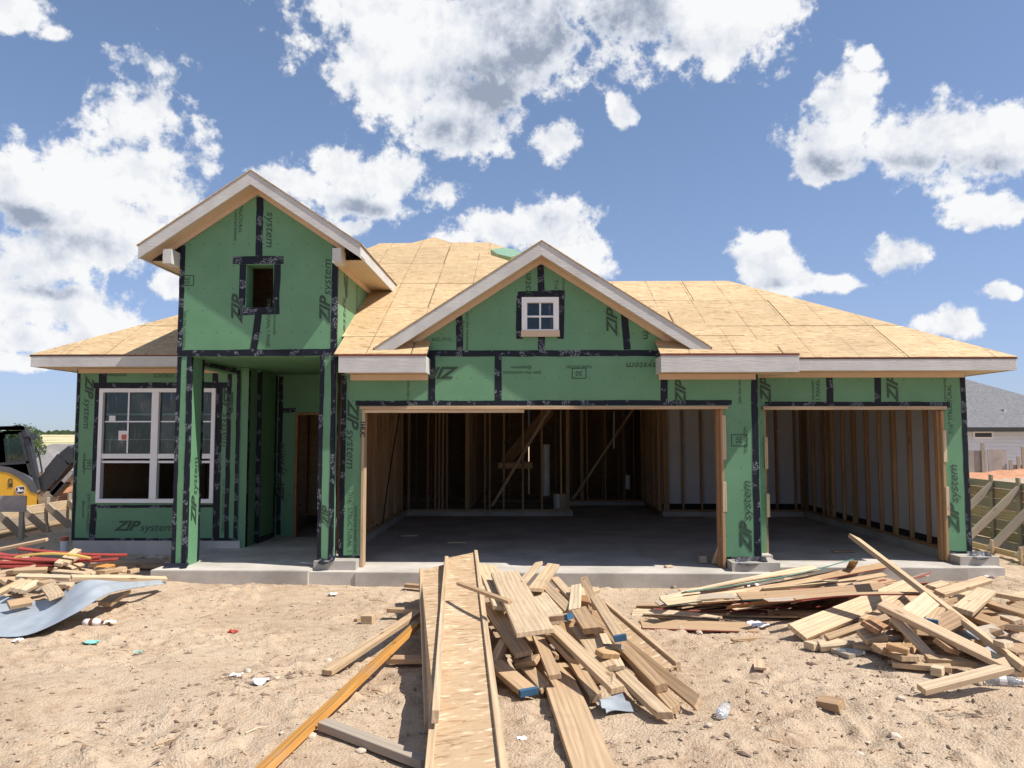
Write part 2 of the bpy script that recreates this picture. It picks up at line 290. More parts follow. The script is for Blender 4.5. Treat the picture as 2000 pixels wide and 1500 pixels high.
def plank(name, p, q, w, t, mat, parent=None, roll=0., skew0=0., skew1=0., up=(0,0,1), bev=.003, edge=None, warp=0.):
    """a sawn board from p to q; local x runs along it, w is its wide face, t its thickness"""
    p, q = Vector(p), Vector(q); a = q-p; ln = a.length; a.normalize(); y = Vector(up).cross(a)
    y = y.normalized() if y.length > 1e-3 else Vector((1,0,0)); z = a.cross(y)
    M = Matrix((a, y, z)).transposed().to_4x4(); M = M @ Matrix.Rotation(roll, 4, 'X'); M.translation = (p+q)/2
    bm = bmesh.new(); n = 6 if warp else 1; rings = []
    for i in range(n+1):
        s = i/n; x = (s-.5)*ln; k = (1-s)*skew0+s*skew1; dz = warp*(4*(s-.5)**2-1)
        rings.append([bm.verts.new((x+k*yy/w*2, yy, zz+dz)) for yy, zz in ((-w/2,-t/2),(w/2,-t/2),(w/2,t/2),(-w/2,t/2))])
    for A, B in zip(rings, rings[1:]):
        for i in range(4): bm.faces.new((A[i], A[(i+1)%4], B[(i+1)%4], B[i]))
    bm.faces.new(rings[0][::-1]); bm.faces.new(rings[-1])
    bmesh.ops.recalc_face_normals(bm, faces=bm.faces)
    if bev: bmesh.ops.bevel(bm, geom=[e for e in bm.edges if e.calc_length() > .004], offset=bev, segments=1, affect='EDGES', clamp_overlap=True)
    if edge:
        for f in bm.faces: f.material_index = 0 if abs(f.normal.z) > .8 else 1
    me = bpy.data.meshes.new(name); bm.to_mesh(me); bm.free(); me.materials.append(MAT[mat])
    if edge: me.materials.append(MAT[edge])
    o = bpy.data.objects.new(name, me); COL.objects.link(o)
    if parent is not None:
        o.parent = parent
        if parent.type == 'EMPTY': M = Matrix.Translation(-parent.location) @ M
        else: M = parent.matrix_basis.inverted() @ M
    o.matrix_basis = M; o['len'] = ln; return o
def lettering(body, px_or_co, size, xdir, ydir, parent, mat='ink', shear=0., bold=0., align='CENTER', lift=.004, sx=1.):
    cu = bpy.data.curves.new('print', 'FONT'); cu.body = body; cu.size = size; cu.shear = shear; cu.offset = bold; cu.align_x = align; cu.align_y = 'CENTER'; cu.resolution_u = 3
    o = bpy.data.objects.new('tmp', cu); COL.objects.link(o); dg = bpy.context.evaluated_depsgraph_get(); me = bpy.data.meshes.new_from_object(o.evaluated_get(dg)); bpy.data.objects.remove(o); bpy.data.curves.remove(cu)
    X = Vector(xdir); Y = Vector(ydir); Z = X.cross(Y); M = Matrix((X*sx, Y, Z)).transposed().to_4x4(); M.translation = Vector(px_or_co)+Z*lift
    me.transform(M); me.materials.clear(); me.materials.append(MAT[mat]); me.name = 'printed_lettering'
    return link(bpy.data.objects.new('printed_lettering', me), parent)
DIRS = {'r': ((1,0,0),(0,0,1)), 'u': ((0,0,1),(-1,0,0)), 'd': ((0,0,-1),(1,0,0)), 'f': ((-1,0,0),(0,0,-1))}   # reading right, up, down, upside down on a wall facing -y
def zipsys(c, h, d, parent, parts='both', dirs=None):
    X, Y = dirs or DIRS[d]; c = Vector(c); X = Vector(X); Y = Vector(Y)
    if parts in ('both', 'zip'):
        lettering('ZIP', c-(X*h*1.45 if parts == 'both' else X*0), h*1.38, X, Y, parent, shear=.42, bold=h*.045, sx=1.18)
    if parts in ('both', 'sys'):
        lettering('system', c+(X*h*1.75 if parts == 'both' else X*0)-Y*h*.12, h*1.12, X, Y, parent, shear=.22, sx=1.12)
# value noise for the ground
def vnoise(x, y, seed):
    xi = np.floor(x).astype(np.int64); yi = np.floor(y).astype(np.int64); fx = x-xi; fy = y-yi; fx = fx*fx*(3-2*fx); fy = fy*fy*(3-2*fy)
    def h(a, b):
        n = (a*374761393 + b*668265263 + seed*1274126177) & 0x7fffffff; n = ((n ^ (n >> 13))*1274126177) & 0x7fffffff; return ((n ^ (n >> 16)) & 0xffff)/65535.
    return (h(xi,yi)*(1-fx)+h(xi+1,yi)*fx)*(1-fy)+(h(xi,yi+1)*(1-fx)+h(xi+1,yi+1)*fx)*fy
def sm(x, a, b): t = np.clip((x-a)/(b-a), 0, 1); return t*t*(3-2*t)
DENTS = [(c.x, c.y, q[2], q[3]) for q in ((1720,1322,.07,.07),(1722,1346,.07,.07),(1752,1352,.10,.07),(1455,1312,.09,.06),(1905,1380,.12,.05),(1480,1400,.12,.05),(1690,1440,.15,.05),(960,1260,.1,.02),(330,1445,.07,.05),(480,1462,.05,.05)) for c in [onZ(q[0], q[1], -.04)]]
def ground(x, y, fine=True):
    x = np.asarray(x, float); y = np.asarray(y, float)
    z = -.17 + .15*sm(y, 9.5, 4.) + .10*sm(x, -4.6, -7.)*sm(y, 8.5, 10.5) + .07*sm(x, -2.0, -3.2)*sm(y, 8.6, 9.6)*sm(x,-6.5,-5)
    near = sm(y, 30, 22)*sm(np.abs(x), 22, 14)
    z = z + near*(.10*(vnoise(x*.6, y*.6, 1)-.5) + .07*(vnoise(x*1.7+3, y*1.7, 2)-.5)*sm(y, 10.6, 9.4))
    if fine:
        a = vnoise(x*4.3, y*4.3, 3); b = vnoise(x*10.7, y*10.7, 4); c = vnoise(x*23., y*23., 5)
        lump = sm(vnoise(x*1.1+9, y*1.1, 8), .45, .75)
        z = z + near*(.028*(a-.5)*(.3+lump) + .026*(b-.5)*(.15+1.2*lump**2) + .014*(c-.5)*(.35+lump) + .03*lump*sm(vnoise(x*7.3, y*7.3, 6), .72, .9))
    for (dx, dy, dr, dd) in DENTS: z = z - dd*np.exp(-(((x-dx)/dr)**2+((y-dy)/(dr*1.3))**2)) + .35*dd*np.exp(-(((x-dx)/(dr*2.1))**2+((y-dy)/(dr*2.4))**2))
    z = z - .4*sm(x, -10.2, -11.6)*sm(y, 11, 14)*sm(y, 40, 20)                                    # excavator stand
    z = z + .98*sm(x, 8.95, 9.9)*sm(y, 10.8, 11.6)*sm(y, 26, 19)                               # soil held by the right form
    z = z + .55*sm(x, -9.85, -10.4)*sm(y, 10.5, 11.4)*sm(y, 15.8, 14.6)
    lf = sm(x/np.maximum(y, 1), -.1, -.45)
    z = z - 4.4*sm(y, 24, 62)*lf + 4.2*sm(y, 130, 900)*lf + 14*sm(y, 1500, 2600)*vnoise(x*.0022, y*.002, 11)
    return z
def G(px, py, h=0.):
    """point h above the ground on the ray of a photo pixel"""
    z = -.1
    for _ in range(8): c = onZ(px, py, z+h); z = float(ground(c.x, c.y, False))
    return onZ(px, py, z+h)
# ------------------------------------------------------------------ ground sheet
def axis(lo, hi, step, far, grow):
    a = list(np.arange(lo, hi+1e-6, step)); d = step; x = hi
    while x < far: d *= grow; x += d; a.append(x)
    return a
xr = axis(0, 7.5, .03, 2600, 1.085); xs = np.array([-v for v in xr[:0:-1]]+xr)
ys = np.array([-30,-14,-6,-2,0.5,2,3]+axis(3.5, 10.2, .026, 3800, 1.07))
XX, YY = np.meshgrid(xs, ys); ZZ = ground(XX, YY)
nv = XX.shape; vs = np.stack([XX.ravel(), YY.ravel(), ZZ.ravel()], 1)
i = np.arange(nv[0]*nv[1]).reshape(nv); fs = np.stack([i[:-1,:-1].ravel(), i[:-1,1:].ravel(), i[1:,1:].ravel(), i[1:,:-1].ravel()], 1)
me = bpy.data.meshes.new('ground'); me.vertices.add(len(vs)); me.vertices.foreach_set('co', vs.ravel()); me.loops.add(fs.size); me.loops.foreach_set('vertex_index', fs.ravel()); me.polygons.add(len(fs)); me.polygons.foreach_set('loop_start', np.arange(0, fs.size, 4)); me.update(calc_edges=True); me.validate()
me.polygons.foreach_set('use_smooth', np.ones(len(me.polygons), bool)); me.materials.append(MAT['dirt'])
tag(link(bpy.data.objects.new('ground', me)), kind='structure')
# loose clods and chips of limestone nobody could count
def clods(name, n, mats, r0, r1, area, seed, label, cat):
    rg = random.Random(seed); b = MB(); ic = [(0,0,1),(.9,0,.1),(0,.9,.1),(-.9,0,.1),(0,-.9,.1),(0,0,-.6)]; fc = [(0,1,2),(0,2,3),(0,3,4),(0,4,1),(5,2,1),(5,3,2),(5,4,3),(5,1,4)]
    for _ in range(n):
        x = rg.uniform(*area[0]); y = area[1][0]+(area[1][1]-area[1][0])*rg.random()**1.2; r = r0+(r1-r0)*rg.random()**3; c = Vector((x, y, float(ground(x, y))+r*.25)); a = rg.uniform(0, 6.3); ca, sa = math.cos(a), math.sin(a)
        k = [rg.uniform(.55, 1.3) for _ in range(6)]; st = rg.uniform(.8, 1.8); fl = rg.uniform(.4, .9)
        b.add([c+Vector(((v[0]*st*ca-v[1]*sa)*r*q, (v[0]*st*sa+v[1]*ca)*r*q, v[2]*r*q*fl)) for v, q in zip(ic, k)], fc)
    return tag(b.build(name, mats), label, cat, kind='stuff')
clods('soil_clods', 6500, 'dirt', .005, .022, ((-6.6,6.6),(3.9,9.7)), 5, 'crumbs of dry tan soil strewn over the whole front yard', 'soil clods')
clods('limestone_chips', 700, 'stone', .005, .02, ((-6.6,6.6),(3.9,9.7)), 6, 'small pale limestone chips strewn over the front yard soil', 'stone chips')
rgc = random.Random(77); dk = MB()
for (px, py, n, sp) in ((330,1440,70,.16),(480,1330,80,.22),(300,1400,50,.25),(560,1330,60,.3),(1470,1395,70,.25),(1760,1345,60,.25),(1700,1300,40,.3),(1910,1385,70,.25),(1690,1445,60,.3),(200,1250,60,.4),(1600,1330,50,.4),(720,1380,50,.4),(1300,1450,40,.3),(90,1420,40,.3)):
    c0 = onZ(px, py, -.03)
    for k in range(n):
        x = c0.x+rgc.gauss(0, sp); y = c0.y+rgc.gauss(0, sp*1.2); q = .004+.016*rgc.random()**3; c = Vector((x, y, float(ground(x, y))+q*.3)); a = rgc.uniform(0, 6.3); e = Vector((math.cos(a), math.sin(a), 0))*q*rgc.uniform(1, 3.2); f_ = Vector((-math.sin(a), math.cos(a), 0))*q*.8; u = Vector((0, 0, q*.8)); dk.add([c-e, c+f_, c+e, c-f_, c+u], [(0,1,4),(1,2,4),(2,3,4),(3,0,4),(3,2,1,0)])
tag(dk.build('dark_crumbs', 'darksoil'), 'clusters of darker soil crumbs and bark bits on the yard soil', 'soil crumbs', kind='stuff')
# ------------------------------------------------------------------ the house
H = empty('house_under_construction', (-.4, 10.15, -.17), 'unfinished single storey house in green sheathing with bare strand board roof', 'house')
HL = H.location
P = .553; NS = math.sqrt(1+P*P)
# concrete
sb = MB(); sb.box(-2.84, 3.16, 9.76, 19.2, -.5, 0); sb.box(3.163, 6.42, 10.26, 16.9, -.5, -.003); sb.box(-4.9, -2.843, 9.70, 12.84, -.5, .028); sb.box(-7.10, -4.47, 11.585, 23, -.5, .135); sb.box(-4.467, 3.1, 12.86, 23, -.5, -.05)
slab = sb.build('concrete_slab', 'conc', H)
for q in ((-2.83, -2.27, 9.90, 10.32, -.45, .118), (2.675, 3.30, 9.90, 10.318, -.45, .118), (2.80, 3.34, 9.885, 10.2, -.45, -.02), (5.93, 6.46, 10.44, 10.9, -.45, .116), (-2.83, -2.66, 10.33, 16.5, -.3, .115), (6.02, 6.43, 10.91, 16.85, -.3, .114), (-2.65, .99, 16.42, 16.62, -.2, .10), (2.96, 6.01, 16.44, 16.64, -.2, .10), (1.0, 2.95, 18.85, 19.05, -.2, .10), (3.17, 3.40, 10.5, 10.95, -.2, .117)): box('concrete_curb', *q, 'curb', H)
for q in ((-2.24, 2.64, 9.742, 9.758, -.5, -.006), (3.37, 5.91, 10.242, 10.258, -.5, -.008), (-4.895, -2.85, 9.684, 9.698, -.5, .02)): box('slab_edge', *q, 'curb', H)
# --- wall builder: sheathing panels in front of a framing backing
def wall(name, polys, Y, th=.13):
    b = MB()
    for p in polys:
        c = Vector((sum(q[0] for q in p)/len(p), sum(q[1] for q in p)/len(p)))
        ins = [c+(Vector(q)-c)*.998 for q in p]
        b.prism([(q[0], Y+.014, q[1]) for q in ins], (0, th, 0))
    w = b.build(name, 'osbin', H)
    for p in polys: MB().prism([(q[0], Y, q[1]) for q in p], (0, .0125, 0)).build('sheathing_panel', 'green', w)
    return w
def tape(parent, pts, w, n=(0,-1,0), lift=.0025, jit=.004):
    """a strip of wrinkled black tape along a poly-line on a wall with outward normal n"""
    n = Vector(n); pts = [Vector(p) for p in pts]; rg = random.Random(int(abs(pts[0].x*977+pts[0].z*131+pts[0].y*71))); v = []; f = []
    for a, b in zip(pts, pts[1:]):
        d = b-a; ln = d.length; d.normalize(); s = n.cross(d).normalized(); k = max(2, int(ln/.16)); m = len(v)
        for j in range(k+1):
            c = a+d*(ln*j/k); e = rg.uniform(-jit, jit)
            for sg in (-1, 1):
                q = c+s*(sg*w/2+e+rg.uniform(-jit, jit)*.5); v += [q+n*(lift+rg.uniform(0, .002)), q+n*.0004]
        for j in range(k):
            o = m+4*j; f += [(o, o+2, o+6, o+4), (o, o+4, o+5, o+1), (o+2, o+3, o+7, o+6)]
    return mesh('seam_tape', v, f, 'tape', parent)
def rect(x0, x1, z0, z1): return [(x0,z0),(x1,z0),(x1,z1),(x0,z1)]
def PX(px, py, Y): return onY(px, py, Y)
# --- garage front wall (two car)
Y0 = 10.15; GX = .195; GA = 4.17; GS = .60
def gz_(x): return GA - GS*abs(x-GX)
gw0, gw1, gz0, gz1 = -.045, .405, 3.175, 3.655
HB = 2.175
gw = wall('garage_front_wall', [rect(-2.56, -2.265, .12, 2.62), rect(-2.265, -1.30, HB, 2.62), rect(-1.30, -.35, HB, 2.90), rect(-.35, 1.80, HB, 2.90), rect(1.80, 2.66, HB, 2.62), rect(2.66, 3.13, .12, 2.62),
    [(-1.6,2.90),(-.94,2.90),(-.94,gz_(-.94)),(-1.6,gz_(-1.6))], [(-.94,2.90),(gw0,2.90),(gw0,gz_(gw0)),(-.94,gz_(-.94))], [(gw0,2.90),(gw1,2.90),(gw1,gz0),(gw0,gz0)], [(gw0,gz1),(gw1,gz1),(gw1,gz_(gw1)),(GX,GA),(gw0,gz_(gw0))], [(gw1,2.90),(1.36,2.90),(1.36,gz_(1.36)),(gw1,gz_(gw1))], [(1.36,2.90),(2.0,2.90),(2.0,gz_(2.0)),(1.36,gz_(1.36))]], Y0)
def tp(par, x0, z0, x1, z1, Y, w=.095): return tape(par, [(x0, Y, z0), (x1, Y, z1)], w)
tp(gw, -1.36, 2.90, 1.80, 2.90, Y0, .085); tp(gw, -1.31, 2.2, -1.31, 2.87, Y0); tp(gw, -.40, 2.2, -.40, 2.87, Y0); tp(gw, 1.86, 2.2, 1.87, 2.6, Y0); tp(gw, -.93, 2.95, -.945, 3.46, Y0); tp(gw, 1.37, 2.95, 1.33, 3.46, Y0)
tp(gw, GX, 3.73, GX-.01, 4.13, Y0); tp(gw, GX, 2.95, GX, 3.13, Y0); tp(gw, -2.36, 2.215, 2.78, 2.222, Y0, .07)
tp(gw, -.13, 3.71, .52, 3.725, Y0, .10); tp(gw, -.11, 3.10, -.105, 3.70, Y0, .09); tp(gw, .46, 3.10, .465, 3.70, Y0, .09)
tape(gw, [(3.09, Y0, .13), (3.085, Y0, 1.2), (3.09, Y0, 2.6)], .09); tape(gw, [(-2.53, Y0, .12), (-2.52, Y0, 2.6)], .07); tp(gw, -2.55, .135, -2.27, .13, Y0, .04); tp(gw, 2.67, .135, 3.12, .13, Y0, .04)
# side of that wall where it steps back to the third bay
box('sheathing_panel', 3.131, 3.143, 10.155, 10.69, .12, 2.62, 'green', gw); tape(gw, [(3.143, 10.2, .13), (3.143, 10.2, 2.6)], .08, (1,0,0))
# gable window
wn = empty('tmp', (0,0,0), None, None); bpy.data.objects.remove(wn)
def window(Y, x0, x1, z0, z1, fw, bars, panes, par=H):
    f = MB(); f.box(x0, x1, Y-.035, Y+.06, z0, z0+fw); f.box(x0, x1, Y-.035, Y+.06, z1-fw, z1); f.box(x0, x0+fw, Y-.034, Y+.06, z0+fw, z1-fw); f.box(x1-fw, x1, Y-.034, Y+.06, z0+fw, z1-fw)
    w = f.build('window', 'vinyl', par)
    for b in bars: box('muntin', *b, 'vinyl', w)
    for p in panes: box('pane', *p, 'glass', w)
    return w
gwn = window(Y0, gw0-.03, gw1+.03, gz0-.02, gz1+.02, .075, [(GX-.028, GX-.005, Y0+.01, Y0+.03, gz0+.05, gz1-.05), (gw0+.04, gw1-.04, Y0+.009, Y0+.031, 3.40, 3.425)], [(gw0+.04, gw1-.04, Y0+.035, Y0+.042, gz0+.05, gz1-.05)])
box('drip_sill', gw0-.04, gw1+.04, Y0-.06, Y0-.036, gz0-.05, gz0+.035, 'soffit', gwn)
# header trim and jambs of the openings
def trims(Y, xl, xr, zt):
    plank('head_trim', (xl-.03, Y-.02, zt-.022), (xr+.05, Y-.02, zt-.022), .04, .044, 'pine', H)
plank('head_trim', (-2.29, Y0-.025, 2.155), (2.72, Y0-.025, 2.155), .05, .045, 'pine', H); plank('head_trim', (-2.27, Y0-.012, 2.108), (-.06, Y0-.012, 2.108), .03, .045, 'pine', H, skew1=-.02)
hb = MB(); hb.box(-2.263, 2.66, Y0+.003, Y0+.13, 2.133, 2.172); hb.build('header_beam', 'stud', H)
plank('head_trim', (3.36, 10.675, 2.165), (5.95, 10.675, 2.165), .05, .05, 'pine', H)
def jamb(x, Y, z0, z1, mat='stud', w=.13, t=.038): return plank('jamb_stud', (x, Y, z0), (x, Y, z1), w, t, mat, H, up=(1,0,0))
jamb(-2.243, Y0+.05, .005, 2.13, 'pine', .17); jamb(2.638, Y0+.06, .005, 2.13, 'stud', .16); jamb(2.60, Y0+.10, .005, 2.13, 'stud', .10); jamb(5.905, 10.77, 0.005, 2.13, 'stud', .16); jamb(5.865, 10.79, 0.005, 2.13, 'stud', .10); jamb(3.40, 10.79, .005, 2.13, 'stud', .12)
for (x, Y, za, zb) in ((2.665, Y0-.012, 1.45, 2.05), (2.655, Y0-.012, .75, 1.15), (5.915, 10.685, 1.4, 1.85), (5.925, 10.685, .65, 1.05), (3.40, 10.69, 1.3, 1.75), (3.41, 10.69, .62, .95)): plank('jamb_block', (x, Y, za), (x, Y, zb), .05, .022, 'pine', H, up=(0,1,0))
# --- third bay front wall
Y1 = 10.70
tw = wall('third_bay_front_wall', [rect(3.15, 3.385, .12, 2.66), rect(3.385, 4.33, 2.19, 2.66), rect(4.33, 5.0, 2.19, 2.66), rect(5.0, 5.93, 2.19, 2.66), rect(5.93, 6.24, .12, 2.66)], Y1)
tp(tw, 3.40, 2.22, 6.02, 2.215, Y1, .075); tp(tw, 4.33, 2.25, 4.33, 2.64, Y1); tp(tw, 5.0, 2.25, 5.01, 2.64, Y1); tape(tw, [(6.215, Y1, .13), (6.21, Y1, 2.64)], .07); tp(tw, 5.94, .135, 6.2, .13, Y1, .04)
tape(tw, [(3.19, Y1, .13), (3.2, Y1, 2.6)], .07)
box('sheathing_panel', 6.241, 6.253, Y1+.002, 16.9, .12, 2.66, 'green', tw); tape(tw, [(6.253, Y1+.05, .13), (6.253, Y1+.05, 2.64)], .09, (1,0,0))
# --- tower over the porch
YT = 9.95; TX = -3.675; TXL, TXR = -4.755, -2.598; TA = 5.10; TS = .685; TB = 2.895
def tz(x): return TA - TS*abs(x-TX)
t0, t1, tz0, tz1 = -3.835, -3.465, 3.515, 4.105
tf = wall('tower_front_wall', [[(TXL,TB),(t0,TB),(t0,tz(t0)),(TXL,tz(TXL))], [(t1,TB),(TXR,TB),(TXR,tz(TXR)),(t1,tz(t1))], rect(t0, t1, TB, tz0), [(t0,tz1),(t1,tz1),(t1,tz(t1)),(TX,TA),(t0,tz(t0))]], YT)
tp(tf, -3.67, 4.22, TX, 5.05, YT); tp(tf, -3.72, TB, -3.655, 3.44, YT); tp(tf, -4.03, 4.165, -3.33, 4.17, YT, .11); tp(tf, -3.89, 3.5, -3.885, 4.11, YT, .09); tp(tf, -3.42, 3.5, -3.415, 4.11, YT, .09); tp(tf, -3.94, 3.46, -3.37, 3.47, YT, .10)
tape(tf, [(TXL+.03, YT, TB), (TXL+.03, YT, 4.38)], .07); tape(tf, [(TXR-.03, YT, TB), (TXR-.02, YT, 4.38)], .08); tp(tf, TXL, TB+.0, TXR, TB+.015, YT, .075)
rv = MB(); rv.box(t0-.013, t0-.0005, YT+.013, YT+.25, tz0, tz1); rv.box(t1+.0005, t1+.013, YT+.013, YT+.25, tz0, tz1); rv.box(t0-.013, t1+.013, YT+.013, YT+.25, tz1+.0005, tz1+.013); rv.box(t0-.013, t1+.013, YT+.013, YT+.25, tz0-.013, tz0-.0005)
rv.build('opening_reveal', 'green', tf)
# tower sides, floor
MB().prism([(TXR, YT+.014, TB), (TXR, 14.0, TB), (TXR, 14.0, 4.36), (TXR, YT+.014, 4.36)], (-.012, 0, 0)).build('sheathing_panel', 'green', tf)
MB().prism([(TXL, YT+.014, TB), (TXL, 13.4, TB), (TXL, 13.4, 4.36), (TXL, YT+.014, 4.36)], (.012, 0, 0)).build('sheathing_panel', 'green', tf)
tape(tf, [(TXR, YT+.05, TB), (TXR, YT+.05, 4.3)], .08, (1,0,0)); tape(tf, [(TXR, 11.17, TB+.4), (TXR, 11.17, 4.3)], .03, (1,0,0))
box('porch_ceiling', TXL+.005, TXR-.016, YT+.02, 12.84, 2.84, 2.892, 'green', H)
box('tower_inner_wall', TXL+.03, TXR-.03, 11.4, 11.45, 2.95, 4.22, 'osbin', H)
tp(tf, TXL+.06, 2.865, TXR-.05, 2.87, YT-.0045, .04)
pb = MB(); pb.box(TXL+.004, TXL+.17, 10.36, 11.58, 2.74, 2.838); pb.build('porch_side_beam', 'green', H); tape(H, [(TXL+.17, 10.4, 2.79), (TXL+.17, 11.55, 2.79)], .06, (1,0,0))
# columns
def column(x0, x1, y0, y1, z0, z1):
    c = box('porch_column', x0, x1, y0, y1, z0, z1, 'green', H)
    for x in (x0, x1):
        s = -1 if x == x0 else 1
        tape(c, [(x-s*.028, y0, z0+.01), (x-s*.022, y0, z0+1.1), (x-s*.027, y0, z1-.01)], .056); tape(c, [(x, y0+.03, z0+.01), (x, y0+.026, z1-.01)], .06, (s,0,0)); tape(c, [(x, y1-.03, z0+.01), (x, y1-.026, z1-.01)], .06, (s,0,0))
    return c
colL = column(TXL+.003, -4.565, YT+.002, 10.36, .03, TB-.04); colR = column(-2.80, TXR, YT+.002, 10.145, .122, TB-.04)
# --- left wing
Y2 = 11.60; wx0, wx1, wz0, wz1 = -6.755, -4.905, .722, 2.512
lw = wall('left_wing_wall', [rect(-7.13, wx0, .14, 2.83), rect(wx0, wx1, .14, wz0), rect(wx0, wx1, wz1, 2.83), rect(wx1, -4.53, .14, 2.83)], Y2)
tape(lw, [(-7.105, Y2, .14), (-7.11, Y2, 2.8)], .05); tp(lw, wx0-.04, .9, wx0-.035, 2.6, Y2, .1); tp(lw, wx1+.05, .15, wx1+.045, 2.56, Y2, .11); tp(lw, wx0-.15, wz1+.05, wx1+.17, wz1+.055, Y2, .09); tp(lw, wx0+.03, 2.6, wx0+.03, 2.82, Y2, .13); tp(lw, wx1-.02, 2.6, wx1-.02, 2.82, Y2, .09); tp(lw, wx0-.05, .15, wx0-.04, .7, Y2, .1); tp(lw, wx0-.05, .66, wx1+.05, .672, Y2, .045); tp(lw, -7.12, .152, -4.55, .152, Y2, .05); tp(lw, -4.69, .15, -4.7, 2.8, Y2, .07); tp(lw, -4.55, .15, -4.555, 2.8, Y2, .06)
box('sheathing_panel', -7.145, -7.133, Y2+.003, 23, .14, 2.83, 'green', lw)
mx = .5*(wx0+wx1)-.03; mr = 1.44
def sash(xa, xb):
    return [(xa, xb, Y2-.02, Y2+.045, mr-.03, mr+.045), (xa+.003, xb-.003, Y2-.005, Y2+.05, mr-.10, mr-.065), ((xa+xb)/2-.012, (xa+xb)/2+.012, Y2+.012, Y2+.02, mr+.05, wz1-.06), (xa+.02, xb-.02, Y2+.011, Y2+.021, 1.98, 2.0), (xa+.02, xb-.02, Y2+.030, Y2+.040, 2.09, 2.12), (xa+.02, xb-.02, Y2+.030, Y2+.040, 1.70, 1.715)]
win = window(Y2, wx0, wx1, wz0, wz1, .06, [(mx-.055, mx+.055, Y2-.032, Y2+.055, wz0+.061, wz1-.061)]+sash(wx0+.061, mx-.056)+sash(mx+.056, wx1-.061), [(wx0+.062, mx-.057, Y2+.022, Y2+.028, mr+.05, wz1-.062), (mx+.057, wx1-.062, Y2+.022, Y2+.028, mr+.05, wz1-.062)])
a = PX(233, 845, Y2); box('paper_sticker', a.x-.02, a.x+.13, Y2+.016, Y2+.018, a.z-.12, a.z+.03, 'paper', win); box('red_sticker', a.x+.03, a.x+.11, Y2+.013, Y2+.0155, a.z-.11, a.z-.03, 'redcap', win); b = PX(218, 818, Y2); box('paper_sticker', b.x-.05, b.x+.05, Y2+.016, Y2+.018, b.z-.05, b.z+.05, 'paper', win)
# porch recess walls
pr = MB(); pr.box(-4.53, -4.40, Y2+.014, 12.0, .03, 2.838); pr.box(-4.53, -4.36, 12.003, 12.98, .03, 2.836); pr.box(-4.355, -4.04, 12.86, 12.99, .03, 2.835); pr.box(-4.04, -3.05, 12.862, 12.99, 2.17, 2.834); pr.box(-3.05, -2.85, 12.861, 12.99, .03, 2.833); pr.build('entry_wall', 'green', H)
ew = H.children[-1]
for (pts, n) in (([(-4.372, 11.998+.004, .04), (-4.372, 12.002, 2.8)], (0,-1,0)), ([(-4.40, 11.66, .04), (-4.40, 11.66, 2.8)], (1,0,0)), ([(-4.36, 12.06, .04), (-4.36, 12.06, 2.8)], (1,0,0)), ([(-4.36, 12.80, .04), (-4.36, 12.80, 2.8)], (1,0,0)), ([(-4.30, 12.859, .06), (-4.30, 12.859, 2.8)], (0,-1,0)), ([(-4.3, 12.859, 2.2), (-4.03, 12.859, 2.21)], (0,-1,0))): tape(ew, pts, .08, n)
tape(ew, [(-4.36, 12.02, .075), (-4.36, 12.84, .075)], .09, (1,0,0))
dj = MB(); dj.box(-4.038, -4.0, 12.87, 13.0, .03, 2.165); dj.box(-3.09, -3.052, 12.87, 13.0, .03, 2.165); dj.box(-4.0, -3.09, 12.871, 13.0, 2.127, 2.164); dj.build('door_frame', 'stud', H)
# --- soffits, fascias, barge boards
def eave(x0, x1, yf, yw, z0, z1, ends=(True, True), sof=None):
    f = plank('fascia_board', (x0, yf+.012, (z0+z1)/2), (x1, yf+.012, (z0+z1)/2), .024, z1-z0, 'trim', H, bev=.002)
    for e, x in zip(ends, (x0, x1)):
        if e: s = 1 if x == x0 else -1; plank('fascia_board', (x+s*.012, yf+.025, (z0+z1)/2-.001), (x+s*.012, yw, (z0+z1)/2-.001), .024, z1-z0-.002, 'trim', H, bev=.002)
    a, b = sof or (x0+.026, x1-.026); box('soffit_panel', a, b, yf+.026, yw, z0+.012, z0+.024, 'soffit', H)
    box('drip_edge', x0-.004, x1+.004, yf-.006, yf+.03, z1+.002, z1+.012, 'red', H)
eave(-2.50, -1.335, 9.74, 10.148, 2.605, 2.825, (False, True)); box('frieze_board', -2.43, -1.36, 10.115, 10.147, 2.53, 2.612, 'soffit', H)
eave(1.755, 3.555, 9.74, 10.148, 2.605, 2.825); box('frieze_board', 1.79, 3.10, 10.112, 10.147, 2.535, 2.612, 'soffit', H)
box('soffit_panel', 3.15, 3.53, 10.15, 10.66, 2.617, 2.628, 'soffit', H)
eave(3.58, 6.69, 10.25, 10.698, 2.665, 2.835, (False, False), (3.16, 6.664)); box('frieze_board', 3.20, 6.22, 10.66, 10.698, 2.60, 2.674, 'soffit', H)
plank('fascia_board', (6.678, 10.275, 2.75), (6.678, 16.9, 2.75), .024, .168, 'trim', H); box('soffit_panel', 6.256, 6.665, 10.705, 16.9, 2.676, 2.688, 'soffit', H)
eave(-7.56, -4.6, 11.10, 11.598, 2.815, 2.99, (False, False)); box('frieze_board', -7.1, -4.6, 11.56, 11.598, 2.755, 2.824, 'soffit', H); plank('fascia_board', (-7.548, 11.126, 2.902), (-7.548, 22.9, 2.902), .024, .172, 'trim', H); box('soffit_panel', -7.53, -7.15, 11.605, 22.9, 2.826, 2.838, 'soffit', H)
